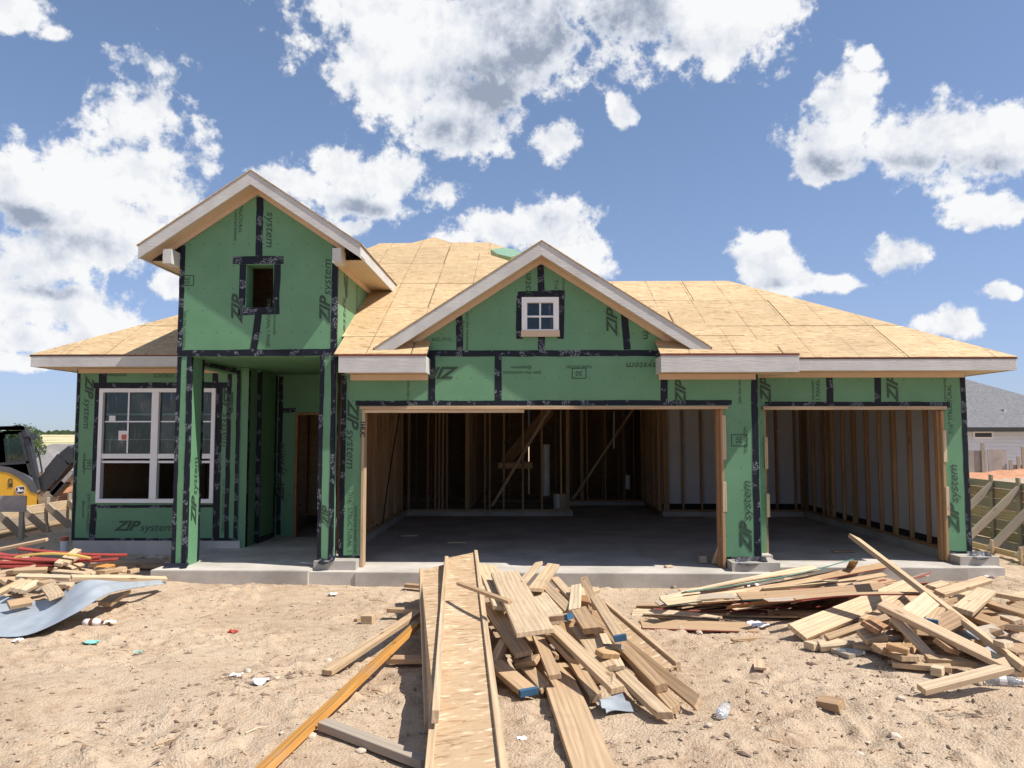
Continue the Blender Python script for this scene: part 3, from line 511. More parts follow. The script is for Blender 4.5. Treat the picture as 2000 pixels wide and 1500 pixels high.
def gable_trim(cx, za, s, hw, yf, yw, wdt, roofback, sofdrop=.0):
    """two barge boards with mitred top, soffit behind them, roof planes above; za is the ridge height"""
    for sg in (-1, 1):
        xe = cx+sg*hw; ze = za-s*hw; dn = wdt*math.sqrt(1+s*s)
        pts = [(cx, yf, za), (xe, yf, ze), (xe, yf, ze-dn), (cx, yf, za-dn)] if True else None
        MB().prism([(p[0], p[1], p[2]) for p in pts], (0, .028, 0)).build('barge_board', 'trim', H)
        so = [(cx, yf+.029, za-dn+.02), (xe, yf+.029, ze-dn+.02), (xe, yw, ze-dn+.02), (cx, yw, za-dn+.02)]
        MB().prism(so, (0, 0, .012)).build('soffit_panel', 'soffit', H)
        fz = [(cx, yw-.03, za-dn+.018), (xe-sg*.28, yw-.03, za-s*(hw-.28)-dn+.018), (xe-sg*.28, yw-.03, za-s*(hw-.28)-dn-.055), (cx, yw-.03, za-dn-.055)]
        MB().prism(fz, (0, .028, 0)).build('frieze_board', 'soffit', H)
        rp = [(cx, yf-.012, za+.004), (xe+sg*.02, yf-.012, ze+.004-s*.02), (xe+sg*.02, roofback, ze+.004-s*.02), (cx, roofback, za+.004)]
        MB().prism(rp, (0, 0, .014)).build('roof_sheet', 'osb', H)
gable_trim(GX, 4.385, .645, 2.24, 9.85, Y0-.002, .155, 12.9)
gable_trim(-3.70, 5.315, .675, 1.49, 9.66, YT-.002, .15, 14.2)
# tower eaves, right and left: fascia along the side with a soffit
for sg, xe in ((1, -2.21), (-1, -5.19)):
    ze = 5.315-.675*1.49
    plank('fascia_board', (xe-sg*.012, 9.69, ze-.085), (xe-sg*.012, 13.2, ze-.085), .024, .17, 'trim', H)
    xw = TXR if sg > 0 else TXL
    box('soffit_panel', min(xw+sg*.003, xe-sg*.026), max(xw+sg*.003, xe-sg*.026), 9.96, 13.2, ze-.155, ze-.143, 'soffit', H)
    box('frieze_board', min(xw+sg*.003, xw+sg*.03), max(xw+sg*.003, xw+sg*.03), 9.97, 13.2, ze-.24, ze-.157, 'soffit', H)
    box('eave_return', min(xw+sg*.004, xw+sg*.12), max(xw+sg*.004, xw+sg*.12), 9.70, 9.955, ze-.235, ze-.04, 'trim', H)
# --- roof: added backing per slope, dark as attic shade, stops leaks; sheets in rows on top
def clip(poly, a, b, c):                                   # keep a*u+b*v+c >= 0
    out = []
    for i in range(len(poly)):
        p, q = poly[i], poly[(i+1) % len(poly)]; dp = a*p[0]+b*p[1]+c; dq = a*q[0]+b*q[1]+c
        if dp >= 0: out.append(p)
        if (dp >= 0) != (dq >= 0): t = dp/(dp-dq); out.append((p[0]+(q[0]-p[0])*t, p[1]+(q[1]-p[1])*t))
    return out
def slope(name, corner, dirs, polys, first=.63, sheets=True, shift=0.):
    """corner = world point at (u,v) = (0,0); dirs = (u axis, v axis up the slope); polys = convex outlines in plan metres (u, run)"""
    O = Vector(corner); U = Vector(dirs[0]); V = Vector(dirs[1]).normalized(); N = U.cross(V).normalized()
    if N.z < 0: N = -N
    b = MB()
    for p in polys: b.prism([O+U*q[0]+V*(q[1]*NS)-N*.032 for q in p], N*.014)
    w = b.build(name, 'shade_backing' if sheets else 'osb', H)
    if not sheets: return w
    rg = random.Random(len(name)*7+int(shift*100))
    for p in polys:
        q = [(u, r*NS) for u, r in p]
        ar = sum(q[i][0]*q[(i+1)%len(q)][1]-q[(i+1)%len(q)][0]*q[i][1] for i in range(len(q)))
        if ar < 0: q = q[::-1]
        u0 = min(a[0] for a in q); u1 = max(a[0] for a in q); v1 = max(a[1] for a in q); rows = [0, first]
        while rows[-1] < v1: rows.append(rows[-1]+1.22)
        for k, (ra, rb) in enumerate(zip(rows, rows[1:])):
            x = -12.2+shift+(1.22 if k % 2 else 0)
            while x < u1:
                if x+2.44 > u0:
                    g = .0065; s = [(x+g, ra+g), (x+2.44-g, ra+g), (x+2.44-g, rb-g), (x+g, rb-g)]
                    for i in range(len(q)):
                        (ax, ay), (bx, by) = q[i], q[(i+1) % len(q)]; nx, ny = -(by-ay), bx-ax
                        s = clip(s, nx, ny, -(nx*ax+ny*ay))
                        if len(s) < 3: break
                    if len(s) >= 3:
                        A = abs(sum(s[i][0]*s[(i+1)%len(s)][1]-s[(i+1)%len(s)][0]*s[i][1] for i in range(len(s))))/2
                        if A > .004:
                            l = rg.uniform(0, .004); MB().prism([O+U*c[0]+V*c[1]+N*(l-.013) for c in s], N*.0125).build('roof_sheet', 'osb', w)
                x += 2.44
    return w
VF = (0, 1, P)
slope('front_roof_slope', (0, 9.73, 2.85), ((1,0,0), VF), [[(-2.56,0),(-1.33,0),(-1.33,.55),(-2.56,.55)], [(1.745,0),(3.57,0),(3.02,.55),(1.745,.55)], [(-4.6,.551),(3.02,.551),(-1.94,5.51),(-4.6,2.85)]], .63, shift=.9)
slope('third_bay_roof_slope', (0, 10.235, 2.848), ((1,0,0), VF), [[(3.565,0),(6.71,0),(3.63,3.08),(.49,3.08)]], 1.22, shift=.35)
slope('left_wing_roof_slope', (0, 11.085, 3.0), ((1,0,0), VF), [[(-7.58,0),(-4.6,0),(-4.6,2.98)]], 1.22, shift=.2)
slope('right_main_roof_slope', (3.57, 9.73, 2.85), ((0,1,0), (-1,0,P)), [[(0,0),(13.2,0),(13.2,5.51),(5.51,5.51)]], sheets=False)
MB().prism([(-7.58,14.0,2.84),(-7.58,23,2.84),(-1.94,23,5.86),(-1.94,15.26,5.86),(-4.6,12.5,4.41)], (0,0,-.02)).build('left_main_roof_slope', 'osb', H); MB().prism([(-7.58,11.085,2.99),(-4.6,14.07,4.63),(-7.58,14.07,2.99)], (0,0,-.02)).build('left_wing_end_slope', 'osb', H)
slope('third_bay_end_slope', (6.71, 10.235, 2.848), ((0,1,0), (-1,0,P)), [[(0,0),(6.16,0),(3.08,3.08)]], sheets=False)
MB().prism([(6.71,16.95,2.62),(3.63,13.33,4.53),(.49,13.33,4.53),(.49,16.95,2.62)], (0,0,-.02)).build('third_bay_back_slope', 'osb', H)
# the cross roof further back with a sheet of green film on its end slope
R0 = onY(742, 475, 18.2); R1 = onY(955, 473, 18.2); rb = MB()
rb.prism([R0, R1, (3.0, 14.2, 4.2), (-6.0, 14.2, 4.2)], (0,0,-.02)); rb.prism([R1, (3.4, 22.6, 3.98), (3.0, 14.2, 4.2)], (0,0,-.02)); rb.prism([R0, (-6.2, 22.6, 3.98), (3.4, 22.6, 3.98), R1], (0,0,-.02)); rb.build('rear_roof', 'osb', H)
c1 = [onY(958, 487, 16.4), onY(985, 484, 16.6), onY(1006, 487, 16.6), onY(1020, 495, 16.3), onY(998, 502, 15.8), onY(972, 496, 16.0)]; MB().prism(c1, (0, .25, -.18)).build('roof_film', 'film', H)
# --- exterior side and rear walls (close the shell), rear wall with narrow lights
for q in ((-7.13, -7.0, 11.75, 22.9, .14, 2.83), (2.99, 3.11, 16.9, 22.9, -.2, 2.86), (6.135, 6.235, 10.85, 16.88, .12, 2.68), (-2.83, -2.81, 10.30, 16.6, .12, 2.85), (-7.0, -6.1, 22.8, 22.93, -.2, 2.86), (-5.5, .03, 22.8, 22.93, -.2, 2.86), (.06, 2.98, 22.8, 22.93, -.2, 2.86), (3.12, 6.13, 16.74, 16.86, -.1, 2.75), (.031, .059, 22.81, 22.92, -.2, .95), (.031, .059, 22.81, 22.92, 1.6, 2.86)): box('outer_wall', *q, 'osbin', H)
# --- interior: garage side and back walls with their studs
def studwall(name, p, q, z0, z1, spacing, face, back=None, gap=0., w=.09, extra=(), mat='stud', skip=()):
    """plates from p to q (plan) with one stud every spacing; face is the plan direction of the boarded back"""
    p, q = Vector((*p, 0)), Vector((*q, 0)); d = q-p; ln = d.length; d.normalize(); fd = Vector((*face, 0))
    m = MB(); m.beam(p+Vector((0,0,z0+.02)), q+Vector((0,0,z0+.02)), w, .038); wl = m.build(name, mat, H); MB().beam(p+Vector((0,0,z1-.02)), q+Vector((0,0,z1-.02)), w, .038).build('top_plate', mat, wl)
    s = [.03+spacing*i for i in range(int((ln-.03)/spacing)+1)]+list(extra)
    for t in s:
        if any(a < t < b for a, b in skip): continue
        c = p+d*t; j = random.uniform(-.006, .006)
        plank('stud', c+d*j+Vector((0,0,z0+.04)), c-d*j+Vector((0,0,z1-.04)), .038, w, mat, wl, up=tuple(fd))
    if back:
        a = p+fd*(w/2+.008); e = q+fd*(w/2+.008); bb = MB(); zb = z0+gap; bb.add([a+Vector((0,0,zb)), e+Vector((0,0,zb)), e+Vector((0,0,z1)), a+Vector((0,0,z1)), a+fd*.01+Vector((0,0,zb)), e+fd*.01+Vector((0,0,zb)), e+fd*.01+Vector((0,0,z1)), a+fd*.01+Vector((0,0,z1))], BF); bb.build('wall_board', back, wl)
        if gap: g = MB(); g.add([a+Vector((0,0,z0)), e+Vector((0,0,z0)), e+Vector((0,0,zb-.002)), a+Vector((0,0,zb-.002)), a+fd*.01+Vector((0,0,z0)), e+fd*.01+Vector((0,0,z0)), e+fd*.01+Vector((0,0,zb-.002)), a+fd*.01+Vector((0,0,zb-.002))], BF); g.build('sill_gap', 'black', wl)
    return wl
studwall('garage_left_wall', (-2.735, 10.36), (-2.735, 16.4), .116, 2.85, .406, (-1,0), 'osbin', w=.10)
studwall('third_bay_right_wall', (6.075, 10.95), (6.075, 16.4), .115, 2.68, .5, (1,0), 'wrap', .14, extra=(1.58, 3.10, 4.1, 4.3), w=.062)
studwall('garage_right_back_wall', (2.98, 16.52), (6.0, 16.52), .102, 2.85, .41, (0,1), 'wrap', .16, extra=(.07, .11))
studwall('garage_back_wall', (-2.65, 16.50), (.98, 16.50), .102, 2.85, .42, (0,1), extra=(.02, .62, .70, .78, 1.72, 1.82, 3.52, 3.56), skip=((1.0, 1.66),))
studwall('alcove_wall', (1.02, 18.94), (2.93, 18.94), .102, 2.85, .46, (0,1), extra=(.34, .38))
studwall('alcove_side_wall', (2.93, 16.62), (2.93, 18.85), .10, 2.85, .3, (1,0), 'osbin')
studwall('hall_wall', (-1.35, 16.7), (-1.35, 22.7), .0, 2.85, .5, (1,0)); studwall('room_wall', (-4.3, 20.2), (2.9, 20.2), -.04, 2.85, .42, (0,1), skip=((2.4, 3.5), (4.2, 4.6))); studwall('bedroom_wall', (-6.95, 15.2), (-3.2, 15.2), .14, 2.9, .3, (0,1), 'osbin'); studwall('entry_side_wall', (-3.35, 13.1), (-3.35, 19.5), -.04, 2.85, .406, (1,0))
box('unseen_ceiling', -6.98, 2.95, 12.995, 22.75, 2.855, 2.87, 'shade_backing', H); box('unseen_ceiling', -2.68, 6.1, 10.4, 12.9, 2.69, 2.70, 'shade_backing', H); box('unseen_ceiling', 2.955, 6.1, 12.905, 16.88, 2.691, 2.702, 'shade_backing', H)  # unseen ceiling; last board added to block a sun leak into the garage
def brace(a, b, Y, w=.06): plank('diagonal_brace', onY(a[0], a[1], Y), onY(b[0], b[1], Y), w, .02, 'pine', H, up=(0,-1,0))
brace((961,988), (1074,799), 16.42); brace((1119,975), (1238,797), 18.86)
MB().bar(onY(1066, 968, 18.2), onY(1066, 868, 18.2), .10, 14).build('vent_pipe', 'pvc', H); MB().bar(onY(1199, 876, 18.8), onY(1199, 803, 18.8), .022, 8).build('vent_pipe', 'pvc', H); MB().bar(onY(1226, 955, 18.7), onY(1226, 928, 18.7), .06, 10).build('vent_pipe', 'pvc', H)
plank('cross_block', onY(973, 909, 16.5), onY(1040, 909, 16.5), .09, .13, 'stud', H)
# stair stringer seen behind the back wall
plank('stair_stringer', onY(985, 905, 18.0), onY(1075, 800, 18.0), .05, .26, 'stud', H)
MB().tube([onY(745,1022,12.2)+Vector((.02,0,0)), onY(757,950,12.6), onY(768,880,12.9), onY(781,800,13.2)], .012).build('power_cable', 'black', H)
# --- print on the sheathing (photo pixel of its middle, letter height in photo pixels, reading direction)
def pz(par, Y, items):
    for (px, py, h, d, what) in items: zipsys(onY(px, py, Y)-Vector((0,.001,0)), h/FP*Y, d, par, what)
def pt(par, Y, items):
    for (px, py, h, d, s) in items: lettering(s, onY(px, py, Y)-Vector((0,.001,0)), h/FP*Y*1.4, *DIRS[d], par)
pz(tf, YT, [(464,606,22,'u','zip'), (530,448,21,'d','sys'), (636,578,21,'u','both')])
pt(tf, YT, [(365,548,11,'d','30'), (361,645,7,'d','Join the revolution.'), (470,415,7,'d','7/16" STRUCTURAL'), (460,430,5,'d','WATER RESISTIVE BARRIER'), (524,632,7,'d','STRUCTURAL 1 PANEL'), (536,622,4,'d','WATER RESISTIVE BARRIER')])
pz(gw, Y0, [(868,727,23,'f','zip'), (1253,716,17,'f','sys'), (688,838,22,'d','both'), (1457,1018,22,'u','both'), (1330,770,20,'u','zip'), (1028,553,19,'u','sys'), (1196,632,21,'u','zip')])
pt(gw, Y0, [(1018,728,7,'f','Join the revolution.'), (1018,718,6,'f','@zipsystem'), (1131,729,10,'f','30'), (1131,716,6,'f','YEAR SYSTEM'), (913,648,7,'d','Join the revolution.'), (904,645,6,'d','@zipsystem'), (1444,860,11,'u','30'), (1456,860,6,'u','YEAR SYSTEM'), (683,1040,9,'d','7/16" STRUCTURAL 1 PANEL'), (694,1035,5,'d','WATER & AIR BARRIER PANEL'), (797,755,7,'u','Join the revolution.'), (1444,750,7,'u','Join the revolution.'), (862,662,7,'f','7/16" STR'), (1086,562,8,'d','7/16" S'), (1100,560,4,'d','WATER RESISTIVE'), (1262,655,16,'d','m')])
for (px, py, Y, par, s) in ((365,548,YT,tf,.10),(1131,729,Y0,gw,.10),(1444,860,Y0,gw,.11),(175,907,Y2,lw,.10)):
    c = onY(px, py, Y); f = MB()
    for a in ((c.x-s, c.x-s+.012, c.z-s*.75, c.z+s*.75), (c.x+s-.012, c.x+s, c.z-s*.75, c.z+s*.75), (c.x-s+.012, c.x+s-.012, c.z-s*.75, c.z-s*.75+.012), (c.x-s+.012, c.x+s-.012, c.z+s*.75-.012, c.z+s*.75)): f.box(a[0], a[1], Y-.003, Y-.0015, a[2], a[3])
    f.build('printed_mark', 'ink', par)
pz(tw, Y1, [(1862,983,21,'u','both'), (1744,762,21,'u','zip'), (1496,765,20,'u','zip')])
pt(tw, Y1, [(1598,762,8,'u','1 PANEL'), (1588,762,5,'u','AIR BARRIER'), (1856,800,8,'u','7/16" STRUCTURAL'), (1846,770,4,'u','WATER RESISTIVE BARRIER')])
pz(lw, Y2, [(173,778,17,'d','both'), (273,1028,19,'r','both'), (444,806,19,'d','both'), (226,734,13,'f','sys')])
pt(lw, Y2, [(175,907,9,'u','30'), (164,905,5,'d','YEAR SYSTEM'), (173,1003,7,'d','Join the revolution.'), (163,995,5,'d','@zipsystem'), (333,733,8,'f','7/16" STRUCT'), (436,988,6,'d','7/16" STRUCTURAL 1 PANEL')])
zipsys((-4.564, 10.16, .95), .15, 'u', colL, 'both', ((0,0,1), (0,-1,0))); zipsys(onY(547, 930, 12.855), .16, 'u', ew, 'both')
zipsys((TXR+.001, 10.45, 3.75), .2, 'u', tf, 'both', ((0,0,-1), (0,1,0)))
lettering('ZIP', onY(640, 1010, YT)-Vector((.02,.001,0)), .17, *DIRS['u'], colR, shear=.4, bold=.006)
lettering('1HUC', onY(706, 838, Y0-.036)+Vector((0.012,0,0)), .085, (0,0,-1), (1,0,0), H, 'inkdk', bold=.003)
# black membrane scraps at the foot of the walls
def scrap(name, c, pts, mat, par=None, th=.004):
    v = [Vector(c)+Vector(p) for p in pts]; n = len(v); return mesh(name, v+[p+Vector((0,0,th)) for p in v], [tuple(range(n-1,-1,-1)), tuple(range(n,2*n))]+[(i,(i+1)%n,(i+1)%n+n,i+n) for i in range(n)], mat, par)
for (x, y, z, l) in ((2.95, 9.99, .122, .42), (6.25, 10.52, .12, .3), (-4.66, 9.86, .032, .32), (-2.66, 9.93, .122, .2)):
    v = []; f = []; n = 7
    for j in range(n): s = j/(n-1); v += [(x-l/2+l*s, y-.10-.03*math.sin(5*s), z-.035*abs(math.sin(3*s+.5))), (x-l/2+l*s, y, z+.012*math.sin(9*s)), (x-l/2+l*s, y+.06, z+.05)]
    for j in range(n-1): f += [(3*j, 3*j+3, 3*j+4, 3*j+1), (3*j+1, 3*j+4, 3*j+5, 3*j+2)]
    mesh('membrane_flap', v, f, 'tape', H)
# ------------------------------------------------------------------ neighbours and far land
def hip_house(name, label, x0, x1, y0, y1, zg, ze, zr, wall_m, roof_m, over=.45, win=()):
    h = empty(name, ((x0+x1)/2, (y0+y1)/2, zg), label, 'house'); box('wall', x0, x1, y0, y1, zg-.4, ze, wall_m, h)
    a, b, c, d = x0-over, x1+over, y0-over, y1+over; hd = (d-c)/2; ym = (c+d)/2; v = [(a,c,ze),(b,c,ze),(b,d,ze),(a,d,ze),(a+hd,ym,zr),(b-hd,ym,zr)]
    rf = mesh('roof', v, [(0,1,5,4),(1,2,5),(2,3,4,5),(3,0,4),(0,3,2,1)], roof_m, h)
    g = MB(); g.box(a-.02, b+.02, c-.05, c-.004, ze-.14, ze+.03); g.build('gutter', 'gutter', h)
    for (wa, wb, za, zb) in win:
        f = MB(); f.box(wa, wb, y0-.05, y0-.005, za, za+.07); f.box(wa, wb, y0-.05, y0-.005, zb-.07, zb); f.box(wa, wa+.07, y0-.049, y0-.005, za+.07, zb-.07); f.box(wb-.07, wb, y0-.049, y0-.005, za+.07, zb-.07); w = f.build('window', 'vinyl', h); box('pane', wa+.07, wb-.07, y0-.02, y0-.004, za+.07, zb-.07, 'dark', w)
    return h, rf
a = onY(1899, 842, 30); b = onY(1940, 857, 30)
nh, nr = hip_house('neighbour_house', 'finished grey roofed house with pale lap siding beyond the plywood barrier', 8.5, 23.6, 30.0, 38.0, -.45, 2.02, 4.35, 'siding', 'shingle', .45, [(a.x, b.x, b.z, a.z)])
for k in range(16): box('lap_board', 8.49, 23.61, 29.985, 29.999, -.3+k*.145, -.3+k*.145+.135, 'siding', nh)
for (px, py) in ((1905,808), (1932,812), (1959,806)):
    c = onY(px, py, 31.0); m = MB(); m.bar(c-Vector((0,0,.25)), c+Vector((0,0,.12)), .05, 8)
    if px != 1932: m.bar(c+Vector((0,0,.04)), c+Vector((0,0,.13)), .16, 10, .08)
    m.build('roof_vent', 'gutter', nh)
def far_house(px, py, Y, hw, label): 
    c = onY(px, py, Y); hip_house('far_house', label, c.x-hw, c.x+hw, Y, Y+9, c.z-4.9, c.z-2.3, c.z, 'ply', 'tanroof', .4)
far_house(112, 868, 84, 8.0, 'far grey brown hip roof house beyond the brown board fence'); far_house(18, 876, 70, 5.2, 'far grey brown hip roof house seen through the excavator cab')
fr = empty('board_fence', (-27, 42, -2.5), 'brown wooden privacy fence behind the excavator boom', 'fence')
for k in range(70): x = -34+k*.152; box('board', x, x+.14, 42, 42.025, -4.2, -.46+.02*random.random(), 'fence', fr)
def tree(name, base, hgt, rx, n, label, seed):
    rg = random.Random(seed); t = empty(name, base, label, 'tree'); B = Vector(base); m = MB(); m.tube([B-Vector((0,0,.3)), B+Vector((.1,0,hgt*.3)), B+Vector((.0,.1,hgt*.7))], [.22,.16,.05], 8); cl = []
    for k in range(9):
        a = rg.uniform(0, 6.28); p = B+Vector((math.cos(a)*rx*.6*rg.random(), math.sin(a)*rx*.6*rg.random(), hgt*rg.uniform(.4,.85))); m.tube([B+Vector((0,0,hgt*.3)), (B+p)/2+Vector((0,0,hgt*.15)), p], [.08,.05,.02], 5); cl.append((p, rx*rg.uniform(.3,.55)))
    m.build('trunk', 'bark', t); v = []; f = []
    for _ in range(n):
        p, r = rg.choice(cl); d = Vector((rg.gauss(0,1), rg.gauss(0,1), rg.gauss(0,.8))).normalized()*r*(rg.random()**.4); c = p+d; u = Vector((rg.gauss(0,1), rg.gauss(0,1), rg.gauss(0,1))).normalized()*.13; w = u.orthogonal()*.7; k = len(v); v += [c-u, c+w*.5, c+u, c-w*.5]; f.append((k,k+1,k+2,k+3))
    mesh('crown', v, f, 'leaf', t)
c = onY(36, 884, 58); tree('oak_tree', (c.x, 58, c.z-2.6), 4.6, 2.6, 5000, 'round dark green tree seen through the excavator cab window', 4)
v = []; f = []; rg = random.Random(9)
for k in range(1400):                                              # far wood on the skyline
    x = rg.uniform(-2600, 2600); y = rg.uniform(1400, 1800); z = float(ground(x, y, False)); h = rg.uniform(4, 11); w_ = rg.uniform(6, 16); n = len(v)
    v += [Vector((x-w_, y, z-2)), Vector((x+w_, y, z-2)), Vector((x+w_*.8, y, z+h*.6)), Vector((x+w_*.2, y, z+h)), Vector((x-w_*.5, y, z+h*.8)), Vector((x-w_*.9, y, z+h*.4)), Vector((x, y+w_, z-2)), Vector((x, y+w_, z+h*.8))]; f += [(n,n+1,n+2,n+3,n+4,n+5), (n+6,n+7,n+3,n+2,n+1), (n+6,n,n+5,n+4,n+7)]
tag(mesh('far_wood', v, f, 'leaf'), 'thin dark line of far trees along the horizon', 'far trees', kind='stuff')
# ------------------------------------------------------------------ timber forms either side of the house
def form(name, label, xw, sgn, ya, yb, zt, zb, n, rail):
    """a plank wall along y at x = xw with stakes and raking braces on the house side (sgn points to the house)"""
    r = empty(name, (xw, (ya+yb)/2, zb), label, 'formwork'); k = 0; z = zb
    while z < zt-.02:
        h = min(.185, zt-z); plank('board', (xw, ya, z+h/2), (xw, yb, z+h/2), h-.008, .038, 'weather' if k % 2 else 'pine', r, up=(-sgn,0,0)); z += .19; k += 1
    for i in range(n):
        y = ya+.12+(yb-ya-.3)*i/(n-1); up_ = zt+random.uniform(.02, .22)
        plank('stake', (xw+sgn*.045, y, zb-.25), (xw+sgn*.045, y, up_), .09, .038, 'weather', r, up=(1,0,0))
        ln = (zt-zb)*random.uniform(.85, 1.05); plank('brace', (xw+sgn*.06, y-.05, zt-.02-random.uniform(0,.08)), (xw+sgn*(.07+ln), y-.09+random.uniform(-.15,.1), zb+.03), .04, .13, 'weather', r)
        plank('foot_stake', (xw+sgn*(.08+ln), y-.16, zb-.2), (xw+sgn*(.09+ln), y-.16, zb+.22), .05, .038, 'pine', r, up=(1,0,0))
    for (yy, zz) in rail: plank('foot_rail', (xw+sgn*1.05, ya, zb+zz), (xw+sgn*1.05, yb, zb+zz), .038, .09, 'pine', r)
    return r
form('right_bank_form', 'raking timber form braced with diagonals beside the third garage bay', 8.75, -1, 11.0, 17.5, .93, -.16, 9, ((0,.05),))
form('left_bank_form', 'raking timber form braced with diagonals beside the left wing window', -9.7, 1, 11.9, 17.2, .42, -.16, 8, ())
bx = onY(1930, 905, 19); pbr = empty('plywood_barrier', (bx.x, 19, .6), 'weathered grey plywood barrier nailed to stakes on the right bank', 'barrier')
for (p0, p1, y0, y1) in ((1884,1928,880,940), (1929,1968,878,938), (1971,2040,908,940)):
    a = onY(p0, y0, 19); b = onY(p1, y1, 19); box('panel', a.x, b.x, 19, 19.02, b.z-.2, a.z, 'ply', pbr)
for (px, y0) in ((1919,865), (1974,898), (1989,891), (1998,872)): a = onY(px, y0, 18.96); plank('stake', (a.x, 18.965, .3), (a.x, 18.965, a.z), .085, .03, 'weather', pbr, up=(0,1,0))
a = onY(-40, 968, 12.9); b = onY(50, 1000, 12.9); fb = empty('form_panel', (a.x, 12.9, .0), 'weathered grey plywood panel on stakes in front of the excavator', 'barrier'); box('panel', a.x, b.x, 12.9, 12.92, b.z, a.z, 'ply', fb)
for px in (-20, 42): q = onY(px, 985, 12.93); plank('stake', (q.x, 12.945, -.3), (q.x, 12.945, a.z-.02), .08, .038, 'weather', fb, up=(0,1,0))
# mound of red soil behind the left wing corner
def mound(name, c, rx, ry, h, label, seed):
    v = []; f = []; n = 40
    for i in range(n+1):
        for j in range(n+1):
            x = (i/n*2-1); y = (j/n*2-1); r = math.hypot(x, y); z = max(0, 1-r)**.8*h; nx = float(vnoise(np.array(x*5+seed), np.array(y*5.), seed))-.5; n2 = float(vnoise(np.array(x*14.), np.array(y*14.), seed+1))-.5
            v.append((c[0]+x*rx, c[1]+y*ry, c[2]-.06+z*(1+.5*nx)+(.12*n2*h if r < 1 else -.1)))
    for i in range(n):
        for j in range(n): a = i*(n+1)+j; f.append((a, a+n+1, a+n+2, a+1))
    return tag(mesh(name, v, f, 'redsoil', None, True), label, 'soil mound')
mound('soil_mound', (-11.2, 18.6, -.55), 2.6, 2.0, 1.25, 'heap of loose reddish soil under the excavator boom', 3); mound('soil_mound', (11.6, 17.6, .72), 3.2, 1.0, .32, 'low ridge of pinkish soil on top of the right bank', 5)
# ------------------------------------------------------------------ excavator (side on, facing the house)
EY = 17.3
def ez(X, Y_): return onY(X/5.357, 800+Y_/5.357, EY)
EK = .64
def eo(p, y): return Vector((p.x-EK*y, EY+y, p.z))
def ex_prism(name, pts, y0, y1, mat, par): return MB().prism([eo(ez(*q), y0) for q in pts], (-EK*(y1-y0), y1-y0, 0)).build(name, mat, par)
eg = float(ground(-14, EY, False)); E_ = empty('excavator', (-14.6, EY, eg), 'yellow and dark grey compact excavator parked behind the left timber form', 'excavator')
ex_prism('body', [(-520,640),(0,645),(100,665),(190,715),(270,780),(320,860),(385,885),(385,1010),(200,1028),(-520,1040)], 0, 1.5, 'yellow', E_)
ex_prism('hood', [(-520,583),(0,588),(110,605),(220,655),(300,710),(360,760),(398,850),(384,884),(322,858),(272,778),(192,713),(100,663),(0,643),(-520,638)], -.012, 1.512, 'hood', E_)
def eb(p, q, w, y): a = ez(*p); b = ez(*q); cabm.beam(eo(a, y), eo(b, y), .06, w*.0105)
for y in (1.3, .02):
    cabm = MB()
    eb((-330,200), (240,186), 8, y); eb((240,184), (290,300), 9, y); eb((285,290), (395,840), 9, y); eb((215,240), (330,690), 6, y); eb((-20,572), (320,548), 6, y); eb((-330,200), (-340,600), 10, y)
    cab = cabm.build('cab_frame', 'dark', E_); ex_prism('roof', [(-340,186),(0,182),(235,170),(262,196),(240,214),(0,212),(-340,215)], -.02, 1.35, 'dark', cab); ex_prism('side_panel', [(-340,575),(300,552),(345,715),(240,662),(110,604),(0,586),(-340,582)], .01, .05, 'dark', cab); ex_prism('seat', [(-150,240),(0,235),(30,270),(70,540),(60,575),(-150,575)], .5, .95, 'dark', cab); ex_prism('window', [(35,300),(205,300),(290,530),(60,548)], .03, .036, 'glass', cab); ex_prism('rear_window', [(35,240),(215,230),(300,540),(60,560)], 1.30, 1.306, 'glass', cab); ex_prism('sun_visor', [(20,222),(225,218),(232,252),(20,262)], .2, 1.2, 'brown', cab)
hr = MB(); q = [ez(372,415), ez(390,412), ez(402,440), ez(438,650), ez(430,668)]; hr.tube([eo(p, .2) for p in q], .02); hr.build('grab_rail', 'dark', E_); q = ez(352,280); MB().bar(eo(q, -.02), eo(q, .10), .085, 12).build('mirror', 'dark', E_)
def limb(name, pts, r, mat, y=.75, par=E_): 
    m = MB()
    for (p, q), w in zip(zip(pts, pts[1:]), r): a = ez(*p); b = ez(*q); m.beam(eo(a, y), eo(b, y), .24, w)
    return m.build(name, mat, par)
limb('boom', [(440,820),(560,690),(700,520),(800,440),(960,430)], [.34,.40,.36,.32], 'dark', .2); limb('boom_cylinder', [(560,900),(780,655)], [.09], 'steel', .1); limb('cylinder_sleeve', [(570,890),(690,755)], [.15], 'dark', .1); limb('dipper_arm', [(960,430),(1010,900)], [.26], 'dark'); limb('bucket', [(1010,900),(940,1040)], [.5], 'steel')
hs = MB()
for k in range(6): a = ez(430+k*12, 850); b = ez(445+k*14, 770-k*4); c_ = ez(500+k*12, 730-k*3); hs.tube([eo(a, .1+k*.04), eo(b, .1+k*.05), eo(c_, .15+k*.04)], .028)
hs.build('hydraulic_hose', 'dark', E_); ex_prism('swing_post', [(390,880),(470,850),(560,870),(610,930),(600,975),(400,990)], .1, .6, 'weather', E_); ex_prism('blade_arm', [(400,945),(560,935),(565,950),(400,962)], .2, 1.3, 'steel', E_)
for y in (-.05, 1.15):
    a = ez(-520, 1045); b = ez(470, 1045); zt = a.z-.02; tr = [(a.x, zt), (b.x, zt), (b.x+.18, zt-.15), (b.x+.18, eg+.18), (b.x, eg+.0), (a.x, eg+.0), (a.x-.18, eg+.18), (a.x-.18, zt-.15)]; MB().prism([(p[0]-EK*y, EY+y, p[1]) for p in tr], (-EK*.4, .4, 0)).build('track', 'dark', E_)
